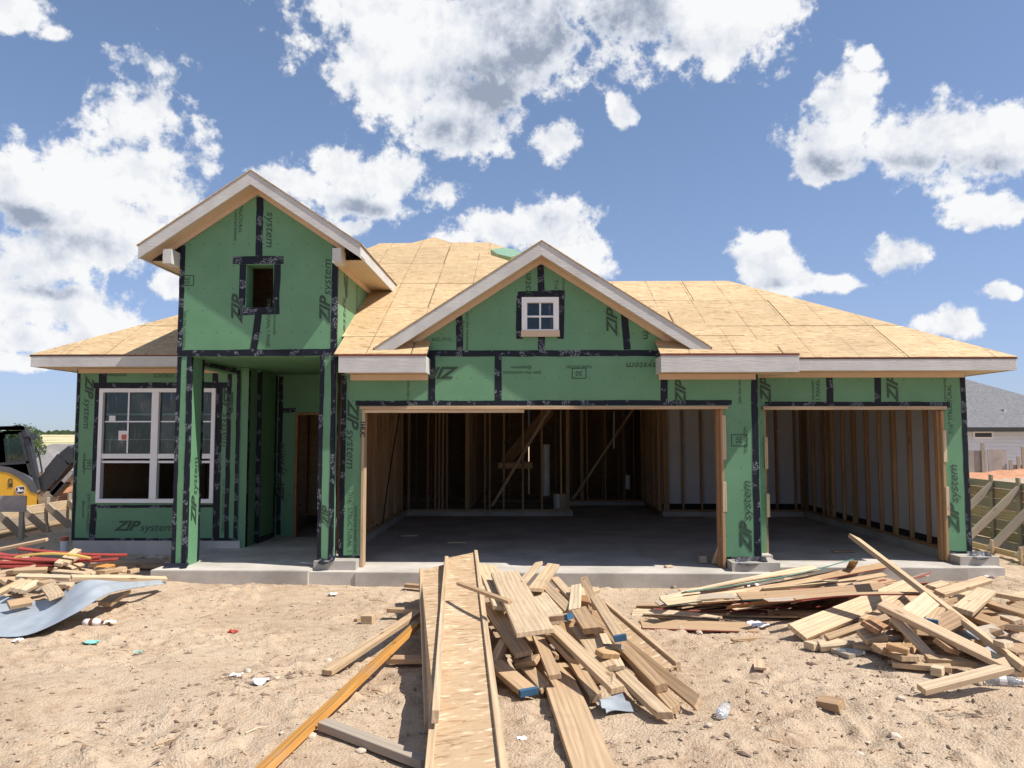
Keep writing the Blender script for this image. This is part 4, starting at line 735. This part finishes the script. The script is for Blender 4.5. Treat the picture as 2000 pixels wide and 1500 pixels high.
bd = ex_prism('badge', [(165,835),(172,815),(250,805),(256,830),(250,868),(215,882),(178,872)], -.022, -.013, 'dark', E_)
ex_prism('deer_emblem', [(176,858),(188,842),(184,822),(192,812),(197,826),(203,814),(206,832),(222,838),(238,832),(248,846),(250,858),(238,850),(228,852),(234,866),(222,858),(206,856),(190,862)], -.030, -.0225, 'vinyl', bd); ex_prism('rim', [(158,835),(166,808),(252,797),(264,830),(257,874),(215,890),(172,880)], -.0125, -.0035, 'vinyl', bd)
lt_ = MB(); 
for (p, q) in (((95,725),(95,815)), ((95,725),(128,728)), ((128,728),(130,812))): a = ez(*p); b = ez(*q); lt_.beam((a.x, EY-.008, a.z), (b.x, EY-.008, b.z), .008, .016)
lt_.build('door_latch', 'dark', E_); ex_prism('latch_hole', [(103,770),(118,770),(118,812),(103,812)], -.01, -.003, 'dark', E_)
# ------------------------------------------------------------------ loose lumber and rubbish in the yard
def W2(px, Y): return px/FP*Y
KN = dict(pine='pale pine', brown='reddish brown fir', stud='brown fir', weather='grey weathered', orange='orange stained')
def kind(a, b, w, heap, base):
    l = (G(*a)-G(*b)).length; h = (a[2]+b[2])/2
    return f"{'short' if l < .45 else 'mid-length' if l < .9 else 'long'} {'narrow' if w < .095 else 'wide' if w > .15 else 'stud-width'} {base} offcut {'low in' if h < .13 else 'midway up' if h < .27 else 'on top of'} {heap}"
def loose(a, b, w, t, mat, group=None, label=None, name='loose_plank', **k):
    """a = (px, py, height above ground) of one end's middle, b of the other"""
    p = G(*a); q = G(*b); o = plank(name, p, q, w, t, mat, **k); return tag(o, label or 'sawn board offcut in the heap', 'plank', group)
GC = 'lumber in the heap before the two car opening'; LC = {m: f'{n} offcut jumbled in the lumber heap before the wide garage opening' for m, n in KN.items()}
center = [  # end a, end b, width, thickness, material, roll
 ((985,1120,.50),(1046,1236,.42),.286,.038,'pine',.05), ((950,1105,.42),(990,1190,.36),.24,.038,'pine',-.1), ((952,1180,.30),(1023,1278,.20),.14,.038,'pine',.15), ((1012,1285,.12),(1065,1344,.07),.09,.038,'brown',.3),
 ((1048,1238,.24),(1084,1322,.16),.09,.038,'brown',.1), ((1079,1246,.25),(1122,1292,.2),.09,.038,'brown',-.3), ((1121,1294,.09),(1163,1364,.06),.09,.06,'brown',.1), ((1132,1225,.26),(1187,1306,.17),.14,.038,'pine',.2),
 ((1168,1242,.2),(1202,1306,.13),.14,.038,'pine',.1), ((1141,1188,.26),(1292,1344,.13),.09,.06,'brown',.2), ((1162,1212,.18),(1365,1374,.07),.09,.038,'brown',.6), ((1213,1316,.10),(1299,1398,.05),.09,.05,'pine',.2),
 ((1250,1312,.06),(1319,1386,.045),.09,.05,'brown',.1), ((1140,1130,.45),(1164,1184,.36),.08,.038,'pine',.4), ((1126,1146,.42),(1122,1194,.34),.10,.05,'pine',.2), ((1130,1192,.34),(1157,1232,.28),.14,.05,'brown',.2),
 ((1062,1140,.40),(1112,1192,.32),.09,.038,'pine',.4), ((1083,1130,.40),(1120,1170,.34),.09,.038,'pine',.1), ((1053,1100,.44),(1018,1140,.40),.09,.038,'pine',.2), ((1081,1104,.46),(1046,1152,.40),.14,.038,'pine',-.1),
 ((986,1250,.18),(962,1300,.1),.09,.05,'pine',.5), ((1040,1150,.34),(1085,1215,.3),.19,.038,'pine',.2), ((1000,1200,.22),(1075,1285,.12),.14,.038,'brown',.0), ((1060,1190,.26),(1150,1290,.12),.14,.038,'stud',.2),
 ((1100,1200,.2),(1190,1290,.08),.19,.038,'stud',.0), ((1020,1150,.25),(1180,1180,.15),.14,.05,'stud',.2), ((985,1200,.14),(1120,1230,.1),.19,.05,'stud',.1), ((1010,1255,.06),(1110,1265,.05),.14,.05,'stud',.1), ((1090,1160,.3),(1190,1230,.22),.09,.038,'brown',.3), ((1195,1290,.05),(1160,1330,.04),.09,.05,'stud',0)]
for (a, b, w, t, m, ro) in center: loose(a, b, w, t, m, GC, kind(a, b, w, 'the heap before the wide opening', KN[m]), roll=ro, skew1=random.choice((0,0,.0,.03,-.03)))
def blue_end(o, w, t, end=1): 
    x = o['len']/2*end; e = box('painted_end', *sorted((x-end*.03, x+end*.0022)), -w/2-.0015, w/2+.0015, -t/2-.0015, t/2+.0015, 'blue'); e.parent = o; e['label'] = 'blue painted end'
def nails(o, n=3):
    m = MB(); x = o['len']/2
    for k in range(n): m.bar((x-.05-.03*k, -.02+.02*k, .01), (x-.055-.03*k, -.022+.02*k, .07), .0022, 5)
    e = m.build('nail', 'steel'); e.parent = o; e['kind'] = 'stuff'
blue_end(loose((966,1296,.12),(1034,1353,.07),.14,.042,'brown',None,'reddish plank with blue end lying low on the left of the middle heap'), .14, .042)
blue_end(loose((1162,1168,.42),(1212,1247,.33),.09,.042,'pine',None,'pale stud with blue end pointing off the right of the middle heap',roll=.15), .09, .042)
blue_end(loose((1078,1207,.38),(1114,1204,.40),.09,.042,'pine',None,'short pale offcut with blue end on top of the middle heap'), .09, .042)
nails(loose((1080,1226,.32),(1207,1348,.2),.10,.045,'pine',None,'yellow pine stud with upright nails across the middle heap',roll=.1))
loose((1080,1300,.045),(1170,1530,.045),.235,.042,'pine',None,'wide pale pine board lying flat on the soil toward the camera')
loose((895,1139,.54),(996,1176,.50),.04,.03,'brown',None,'pair of thin brown strips lying across the strand board joist',roll=.2); 
loose((812,1222,.14),(505,1512,.05),.09,.042,'orange',None,'long orange stained stud leaning out of the heap onto bare soil',roll=.25)
loose((814,1198,.16),(638,1314,.04),.09,.042,'pine',None,'pale stud resting above the long orange one'); loose((630,1414,.045),(832,1490,.045),.085,.05,'weather',None,'grey brown stud half buried beside the strand board joist'); loose((758,1191,.1),(832,1193,.1),.09,.042,'brown',None,'short pointed offcut left of the strand board joists'); loose((760,1288,.05),(832,1288,.05),.12,.042,'pine',None,'pale offcut low under the strand board joist'); loose((792,1143,.06),(832,1146,.06),.09,.042,'brown',None,'short brown offcut behind the strand board joists')
tag(plank('wood_block', G(708,1209,.045), G(730,1209,.045), .09, .085, 'pine'), 'small square pine block alone on the soil', 'wood block')
# I joists: strand board web between two flanges
def ijoist(a0, a1, b0, b1, label):
    """a0,a1: far end left and right edge; b0,b1: near end"""
    p = [G(*q) for q in (a0, a1, b1, b0)]; c = sum(p, Vector())/4; r = empty('wooden_i_joist', c, label, 'i joist'); n = (p[1]-p[0]).cross(p[3]-p[0]).normalized(); n = n if n.z > 0 else -n
    MB().prism([q+n*.012 for q in p], -n*.012).build('web', 'osbweb', r)
    for s, e in ((p[0], p[3]), (p[1], p[2])): plank('flange', s, e, .042, .075, 'pine', r, up=tuple(n))
    return r
ijoist((872,1092,.50),(929,1080,.52),(836,1520,.14),(984,1520,.14), 'long strand board joist with pale flanges sloping down toward the camera')
ijoist((822,1116,.40),(870,1104,.42),(836,1420,.05),(850,1400,.28), 'tilted strand board joist tucked under the longer one')
ijoist((1132,1205,.06),(1184,1182,.10),(1268,1318,.04),(1326,1302,.09), 'strand board joist lying on the right of the middle heap')
# curled sheet metal
def sheet(name, near, far, mat, label, cat, nseg=24):
    def cr(P_, t):
        k = t*(len(P_)-1); i = min(int(k), len(P_)-2); u = k-i; a = P_[max(i-1,0)]; b = P_[i]; c = P_[i+1]; d = P_[min(i+2,len(P_)-1)]; return .5*((2*b)+(-a+c)*u+(2*a-5*b+4*c-d)*u*u+(-a+3*b-3*c+d)*u**3)
    A = [G(*q) for q in near]; B = [G(*q) for q in far]; v = []; f = []; M = 8
    for i in range(nseg+1):
        a = cr(A, i/nseg); b = cr(B, i/nseg)
        for j in range(M+1): v.append(a.lerp(b, j/M)+Vector((0,0,.012*math.sin(j*1.1+i*.6))))
    n0 = len(v); v += [q-Vector((0,0,.004)) for q in v[:n0]]
    for i in range(nseg):
        for j in range(M): q = i*(M+1)+j; f += [(q, q+M+1, q+M+2, q+1), (q+n0, q+1+n0, q+M+2+n0, q+M+1+n0)]
    return tag(mesh(name, v, f, mat, None, True), label, cat)
sheet('bent_sheet', [(326,1140,.10),(262,1150,.20),(205,1160,.30),(150,1196,.22),(105,1222,.10),(50,1239,.04),(-20,1242,.03),(-120,1240,.03)], [(322,1134,.14),(250,1134,.28),(180,1133,.36),(145,1144,.30),(100,1166,.18),(50,1174,.10),(-20,1160,.10),(-120,1150,.10)], 'sheet', 'large grey sheet curling over the left lumber heap', 'metal sheet')
sheet('bent_sheet', [(1184,1392,.03),(1208,1390,.02),(1238,1386,.03)], [(1166,1368,.07),(1190,1358,.05),(1216,1356,.06)], 'sheet', 'small curled grey sheet scrap under the middle heap', 'metal sheet', 8)
sheet('bent_sheet', [(1848,1268,.08),(1900,1276,.08),(1960,1286,.06)], [(1850,1232,.18),(1890,1228,.18),(1940,1232,.16)], 'sheet', 'pale grey panel under the right lumber heap', 'metal sheet', 8)
# right heap
GR = 'lumber in the heap before the third garage bay'; LR = {m: f'{n} offcut jumbled in the lumber heap before the narrow garage bay' for m, n in KN.items()}
o = loose((1668,1050,.78),(2010,1312,.10),.14,.045,'pine',None,'long pine plank propped steeply across the right hand heap',roll=-.45)
right = [((1720,1180,.40),(2004,1318,.07),.12,.045,'pine',.2),((1745,1206,.30),(1820,1284,.06),.07,.04,'pine',.3),((1614,1247,.10),(1734,1206,.22),.07,.04,'brown',.4),((1600,1262,.05),(1652,1257,.06),.10,.05,'pine',.3),((1683,1245,.14),(1724,1236,.16),.14,.05,'pine',.4),
 ((1666,1263,.06),(1772,1262,.07),.07,.038,'brown',.1),((1742,1295,.045),(1858,1305,.045),.09,.042,'pine',.1),((1809,1287,.09),(1892,1294,.06),.09,.045,'brown',.1),((1799,1347,.05),(1962,1306,.14),.09,.045,'pine',.2),((1777,1203,.30),(1818,1172,.36),.16,.05,'pine',.5),((1750,1190,.24),(1803,1150,.3),.12,.05,'brown',.4),
 ((1834,1160,.3),(1928,1132,.34),.11,.045,'pine',.3),((1880,1194,.28),(1927,1154,.3),.16,.045,'pine',.2),((1826,1230,.2),(1872,1206,.28),.16,.06,'brown',.5),((1928,1178,.2),(2010,1203,.2),.09,.045,'pine',.2),((1944,1160,.2),(2010,1172,.2),.09,.045,'pine',.1),((1903,1198,.14),(1970,1198,.14),.09,.045,'brown',.1),((1905,1214,.08),(2010,1207,.08),.09,.045,'stud',.1),
 ((1818,1148,.3),(1846,1140,.3),.10,.045,'pine',.2),((1700,1230,.05),(1880,1210,.06),.19,.05,'stud',.2),((1720,1215,.1),(1900,1180,.14),.16,.05,'stud',.1),((1760,1240,.05),(1960,1250,.05),.16,.05,'stud',.0),((1690,1215,.1),(1800,1165,.2),.12,.05,'brown',.2),((1850,1185,.16),(1960,1225,.1),.14,.05,'brown',.2),((1770,1225,.14),(1850,1245,.1),.12,.05,'brown',.3),((1870,1255,.08),(1990,1285,.05),.12,.05,'stud',.2),((1700,1190,.16),(1790,1150,.25),.10,.045,'brown',.3),((1860,1165,.2),(1990,1215,.15),.09,.045,'pine',.3),((1930,1240,.12),(2010,1275,.1),.2,.02,'brown',.1),((1800,1210,.2),(1770,1275,.06),.1,.045,'stud',.2)]
for (a, b, w, t, m, ro) in right: loose(a, b, w, t, m, GR, kind(a, b, w, 'the heap before the narrow bay', KN[m]), roll=ro, skew1=random.choice((0,0,.04,-.04,.02)))
loose((1556,1236,.07),(1786,1144,.30),.20,.045,'pine',None,'wide pale plank sloping up out of the fan of thin strips',roll=.5)
blue_end(loose((1836,1190,.3),(1818,1216,.26),.10,.045,'brown',None,'short offcut with blue end in the right hand heap'), .10, .045)
tag(plank('wood_block', G(1820,1308,.05), G(1842,1312,.05), .09, .06, 'pine'), 'stubby pine block in front of the right heap', 'wood block'); tag(plank('wood_block', G(1577,1258,.04), G(1597,1264,.04), .09, .06, 'pine'), 'small pine block at the tip of the wide sloping plank', 'wood block')
tag(plank('wood_block', G(1600,1370,.045), G(1644,1378,.045), .10, .055, 'brown', roll=.2), 'lone pine block on bare soil in front of the right heap', 'wood block'); tag(plank('wood_block', G(1442,1254,.02), G(1459,1256,.02), .05, .03, 'brown'), 'tiny brown wood chip block before the thin strips', 'wood block')
# thin strips with painted edges, fanned out
rg = random.Random(21); GS_ = 'thin siding strips fanned out before the pillar'; LS = {'red': 'thin tan siding strip with red painted edge in the fan of strips', 'teal': 'thin siding strip with green painted edge in the fan of strips', 'brown': 'thin plain brown siding strip in the fan of strips', 'pine': 'thin plain pale siding strip in the fan of strips'}
for k in range(64):
    e = rg.choice(('red','red','red','teal','brown','pine')); lv = k/64
    ax = rg.uniform(1220, 1520)+lv*90; ay = 1190-lv*30+rg.uniform(-14, 12); bx_ = min(ax+rg.uniform(120, 330), 1810); by = ay-(bx_-ax)*rg.uniform(.04, .22)
    h = .03+.27*lv*rg.uniform(.6, 1.15); h2 = min(h+rg.uniform(-.03, .07), .36)
    if k < 16: by = ay+rg.uniform(-12, 18); h *= .5; h2 = h
    tag(plank('siding_strip', G(ax, ay, h), G(bx_, by, h2), rg.uniform(.05,.15), rg.uniform(.009,.016), rg.choice(('brown','brown','stud','weather','pine')), roll=rg.uniform(-.75,.45), edge=e, bev=0, warp=rg.uniform(-.03,.05)), f"{'bottom' if lv < .33 else 'middle' if lv < .66 else 'top'} layer "+LS[e], 'strip', GS_)
o = plank('siding_strip', G(1252,1218,.012), G(1480,1226,.012), .36, .011, 'pine', edge='red', bev=0); tag(o, 'wide tan siding sheet with red front edge flat on the soil', 'strip')
tag(plank('siding_strip', G(1655,1120,.05), G(1668,1096,.34), .10, .02, 'brown'), 'splintered upright stub standing before the third bay slab', 'stake')
tag(plank('grade_stake', G(671,1130,-.05), G(673,1090,.26), .045, .03, 'stud', up=(0,1,0)), 'pointed wooden stake standing before the porch corner', 'stake')
for (n, x0, x1, y0, y1, hm, grp, hp) in ((34, 1690, 1990, 1150, 1270, .24, GR, 'the heap before the narrow bay'), (18, 980, 1200, 1150, 1300, .24, GC, 'the heap before the wide opening'), (20, 0, 230, 1095, 1150, .24, 'lumber in the heap beside the left wing', 'the heap before the left wing')):
    for k in range(n):
        x = rg.uniform(x0, x1); y = rg.uniform(y0, y1); h = rg.uniform(.05, hm); l = rg.uniform(20, 70); an = rg.uniform(-.9, .9); m = rg.choice(('pine','pine','brown','stud','weather')); w = rg.choice((.07,.09,.09,.14)); A = (x, y, h); B = (x+l*math.cos(an), y+l*.55*math.sin(an), max(.04, h+rg.uniform(-.08, .08)))
        loose(A, B, w, .042, m, grp, kind(A, B, w, hp, KN[m]), roll=rg.uniform(-.6, .6), skew1=rg.choice((0, 0, .03, -.03)))
# left heap
GL = 'lumber in the heap beside the left wing'; LL = {m: f'{n} offcut jumbled in the lumber heap before the left wing' for m, n in KN.items()}
left = [((34,1126,.30),(140,1129,.30),.09,.045,'pine',.2),((108,1117,.33),(170,1122,.33),.09,.045,'pine',.1),((139,1128,.33),(325,1131,.16),.09,.045,'pine',.2),((-10,1162,.14),(47,1134,.26),.08,.045,'pine',.3),((26,1152,.22),(68,1133,.26),.09,.045,'pine',.3),((42,1155,.2),(78,1136,.25),.09,.045,'pine',.3),((78,1141,.28),(106,1136,.28),.09,.045,'pine',.2),((94,1144,.26),(110,1165,.24),.14,.045,'pine',.3),((115,1143,.28),(138,1143,.28),.09,.045,'pine',.1),
 ((205,1180,.10),(243,1154,.14),.14,.045,'pine',.1),((16,1182,.16),(60,1174,.17),.14,.045,'pine',.3),((113,1103,.36),(152,1075,.4),.09,.045,'pine',.2),((126,1101,.36),(150,1086,.38),.09,.045,'pine',.2),((27,1115,.3),(92,1113,.3),.10,.045,'pine',.2),((0,1116,.22),(70,1102,.28),.24,.012,'pine',.1),((-10,1100,.2),(120,1110,.22),.12,.05,'stud',.1),((20,1120,.1),(170,1125,.1),.16,.05,'stud',.0),((60,1140,.08),(220,1140,.08),.16,.05,'stud',.1),((222,1118,.12),(240,1110,.12),.1,.05,'pine',0),((250,1117,.12),(268,1113,.12),.1,.05,'pine',0),((190,1112,.14),(222,1104,.16),.1,.05,'orange',.3),((-10,1135,.12),(100,1120,.14),.14,.05,'stud',.1),((-10,1075,.3),(92,1054,.42),.07,.04,'pine',.2)]
for (a, b, w, t, m, ro) in left: loose(a, b, w, t, m, GL, kind(a, b, w, 'the heap before the left wing', KN[m]), roll=ro)
loose((178,1097,.10),(338,1097,.10),.09,.05,'weather',None,'long weathered board against the left wing footing'); loose((176,1103,.05),(330,1106,.05),.12,.05,'brown','boards beside the footing','brown board below the long weathered one at the footing')
for k, (a, b) in enumerate((((-10,1088,.36),(178,1092,.34)), ((36,1071,.42),(248,1084,.30)), ((-10,1098,.32),(196,1088,.32)), ((-10,1080,.38),(60,1082,.38)), ((60,1090,.34),(230,1092,.30)), ((-10,1105,.28),(160,1095,.3)))): tag(plank('siding_strip', G(*a), G(*b), .07, .02, 'red', roll=.2, bev=0, warp=.03), 'long red primed strip on top of the left heap', 'strip', 'red strips on the left heap')
tag(plank('siding_strip', G(30,1088,.42), G(176,1090,.40), .06, .02, 'yellowstrip', warp=-.05, bev=0), 'bowed yellow strip on top of the left heap', 'strip')
cp = G(125, 1079, 0); pp = empty('drain_pipe', cp, 'white plastic drain pipe with red cap standing beside the left wing', 'pipe'); MB().bar(cp-Vector((0,0,.2)), cp+Vector((0,0,.20)), .055, 16).build('pipe', 'pvc', pp); MB().bar(cp+Vector((0,0,.185)), cp+Vector((0,0,.245)), .06, 16).build('cap', 'redcap', pp)
# bottles
def bottle(px, py, ang, label, mat='clear', r=.033, ln=.2, capm='pvc', band=None):
    c = G(px, py, r*.8); e = empty('plastic_bottle', c, label, 'bottle'); d = Vector((math.cos(ang), math.sin(ang), .05)).normalized(); pr_ = [(-.5,.75),(-.48,1),(-.2,1),(-.15,.93),(0,.93),(.05,1),(.2,1),(.33,.75),(.42,.42),(.46,.4)]
    MB().tube([c+d*(ln*a) for a, _ in pr_], [r*b for _, b in pr_], 14).build('body', mat, e, True); MB().bar(c+d*ln*.455, c+d*ln*.53, r*.45, 12).build('cap', capm, e)
    if band: MB().bar(c-d*ln*.14, c+d*ln*.05, r*1.02, 14).build('label_band', band, e)
bottle(1662, 1274, -.35, 'clear crushed bottle in front of the right heap'); bottle(1729, 1272, -1.1, 'clear bottle with reddish cap in front of the right heap', capm='redcap'); bottle(1412, 1390, -2.0, 'clear bottle seen base on beside the middle heap', r=.04); bottle(1962, 1330, -.4, 'clear bottle with white label at the foot of the right heap', ln=.24, r=.036, band='paper'); bottle(182, 1216, .0, 'white bottle with brown cap by the grey sheet', 'paper', .04, .19, 'brownplastic', 'brownplastic'); bottle(1970, 1222, .6, 'clear crumpled bottle on the right heap among boards'); bottle(1840, 1131, .2, 'clear bottle behind the long propped plank')
# paper scraps, stones, twigs
def crumple(px, py, r, mat, label, cat='paper', name='paper_scrap', seed=0):
    rg = random.Random(px*7+py); c = G(px, py, .012); v = []; f = []; n = 6
    for i in range(n):
        for j in range(n): v.append(c+Vector(((i/(n-1)-.5)*2*r*rg.uniform(.8,1.2), (j/(n-1)-.5)*1.6*r*rg.uniform(.8,1.2), rg.uniform(0,.55)*r)))
    for i in range(n-1):
        for j in range(n-1): a = i*n+j; f.append((a, a+n, a+n+1, a+1))
    m = len(v); v += [q-Vector((0,0,.003)) for q in v]; f += [tuple(x+m for x in q[::-1]) for q in list(f)]
    return tag(mesh(name, v, f, mat), label, cat)
for (px, py, r, lb) in ((525,1126,.07,'white crumpled paper before the porch slab'), (508,1334,.06,'white torn paper on the bare soil left of the orange stud'), (1482,1224,.09,'white rag like paper before the thin strips'), (462,1320,.04,'grey white cup scrap standing in loose soil'), (215,1217,.06,'pale torn paper beside the brown capped bottle'), (1400,1140,.09,'pale wrapper lying before the garage pillar'), (1468,1143,.09,'white flat board scrap before the garage pillar'), (1886,1128,.07,'pale wrapper before the third bay pillar'), (1020,1444,.03,'small white scrap between joist and wide board'), (650,1162,.05,'pinkish wrapper before the wide garage slab'), (1930,1128,.08,'pale crumpled bag beside the third bay pillar'), (35,1252,.04,'white chip of paper below the grey sheet')): crumple(px, py, r, 'paper', lb)
crumple(178, 1258, .07, 'tealplastic', 'teal plastic strip on the soil below the grey sheet', 'plastic', 'plastic_scrap'); crumple(271, 1274, .035, 'tealplastic', 'tiny teal plastic bit on the soil', 'plastic', 'plastic_scrap'); crumple(455, 1235, .05, 'redcap', 'small red plastic sliver on the soil', 'plastic', 'plastic_scrap')
rg = random.Random(31)
def stone(px, py, r, group, label):
    c = G(px, py, r*.3); bm = bmesh.new(); bmesh.ops.create_icosphere(bm, subdivisions=2, radius=r)
    for v in bm.verts: v.co = Vector((v.co.x*1.35, v.co.y, v.co.z*.7))*rg.uniform(.85, 1.15)
    me = bpy.data.meshes.new('stone'); bm.to_mesh(me); bm.free(); me.materials.append(MAT['stone']); o = bpy.data.objects.new('stone', me); COL.objects.link(o); o.location = c; o.rotation_euler = (0, 0, rg.uniform(0, 6)); tag(o, label, 'stone', group)
for (px, py) in ((270,1090),(285,1088),(300,1089),(315,1090),(258,1092)): stone(px, py, rg.uniform(.05,.075), 'stones along the left footing', 'rounded stone against the left wing footing')
for k in range(26): stone(rg.uniform(60, 1950), rg.uniform(1160, 1480), rg.uniform(.015,.035), 'pale stones scattered on the soil', 'small pale stone lying loose on the yard soil')
for k in range(34):
    px = rg.uniform(60, 1900); py = rg.uniform(1150, 1490); a = rg.uniform(-.6, .6); l = rg.uniform(12, 60); p = G(px, py, .012); q = G(px+l*math.cos(a), py+l*math.sin(a)*.5, .012); tag(MB().tube([p, (p+q)/2+Vector((0,0,rg.uniform(.0,.02))), q], [.006,.005,.002], 5).build('wood_splinter', rg.choice(('brown','weather','pine'))), 'thin wood splinter lying on the yard soil', 'splinter', 'wood splinters on the soil')
for k in range(30):
    px = rg.uniform(640, 1900); py = rg.uniform(1128, 1165) if k < 18 else rg.uniform(1165, 1300); p = G(px, py, .02); a = rg.uniform(0, 3.14); l = rg.uniform(.06, .22); d = Vector((math.cos(a), math.sin(a), 0))*l; m_ = rg.choice(('pine','brown','weather')); tag(plank('wood_offcut', p-d, p+d, rg.uniform(.04,.09), rg.uniform(.015,.04), m_, bev=0), f'short {KN[m_]} offcut lying loose on the yard soil', 'offcut', f'{KN[m_]} offcuts on the yard soil')
# clutter on the garage floor
for k, (px, py, l, m_) in enumerate(((800,1046,.3,'pine'),(892,1059,.3,'paper'),(1648,1077,.36,'brown'),(1306,1106,.10,'pine'),(1395,1010,.5,'paper'))): p = onZ(px, py, .016); tag(plank('floor_offcut', p-Vector((l/2,.02,0)), p+Vector((l/2,.02,0)), .07, .02, m_ if m_ != 'paper' else 'pine', bev=0), ('thin pale offcut near the left wall of the garage floor','narrow strip lying mid floor in the wide garage','dark thin strip on the third bay floor','small block on the sunlit slab lip','long thin strip before the white back wall')[k], 'offcut')
p = onZ(1372, 1092, .06); tag(plank('wood_block', p-Vector((.05,0,0)), p+Vector((.05,0,0)), .1, .1, 'weather'), 'grey block on the slab beside the right jamb', 'wood block')
tag(plank('jamb_prop', onZ(1396,1100,.03), onY(1416,1050,10.2), .09, .038, 'pine', up=(0,1,0)), 'short board leaning on the right jamb of the wide opening', 'plank')
p = onZ(1093, 994, .115); bk = empty('plastic_bucket', p, 'white plastic bucket by the back wall of the garage', 'bucket'); MB().bar(p, p+Vector((0,0,.34)), .13, 16, .15).build('body', 'pvc', bk); MB().tube([p+Vector((-.15,-.02,.32)), p+Vector((-.08,-.15,.2)), p+Vector((.08,-.15,.2)), p+Vector((.15,-.02,.32))], .005).build('handle', 'steel', bk)
tag(MB().tube([G(1880,1089,.03), G(1905,1092,.03), G(1930,1091,.03), G(1950,1087,.03)], .03).build('drain_hose', 'brown'), 'bent brown hose on the soil beside the third bay pillar', 'hose')
for o in bpy.data.objects:
    if 'len' in o: del o['len']
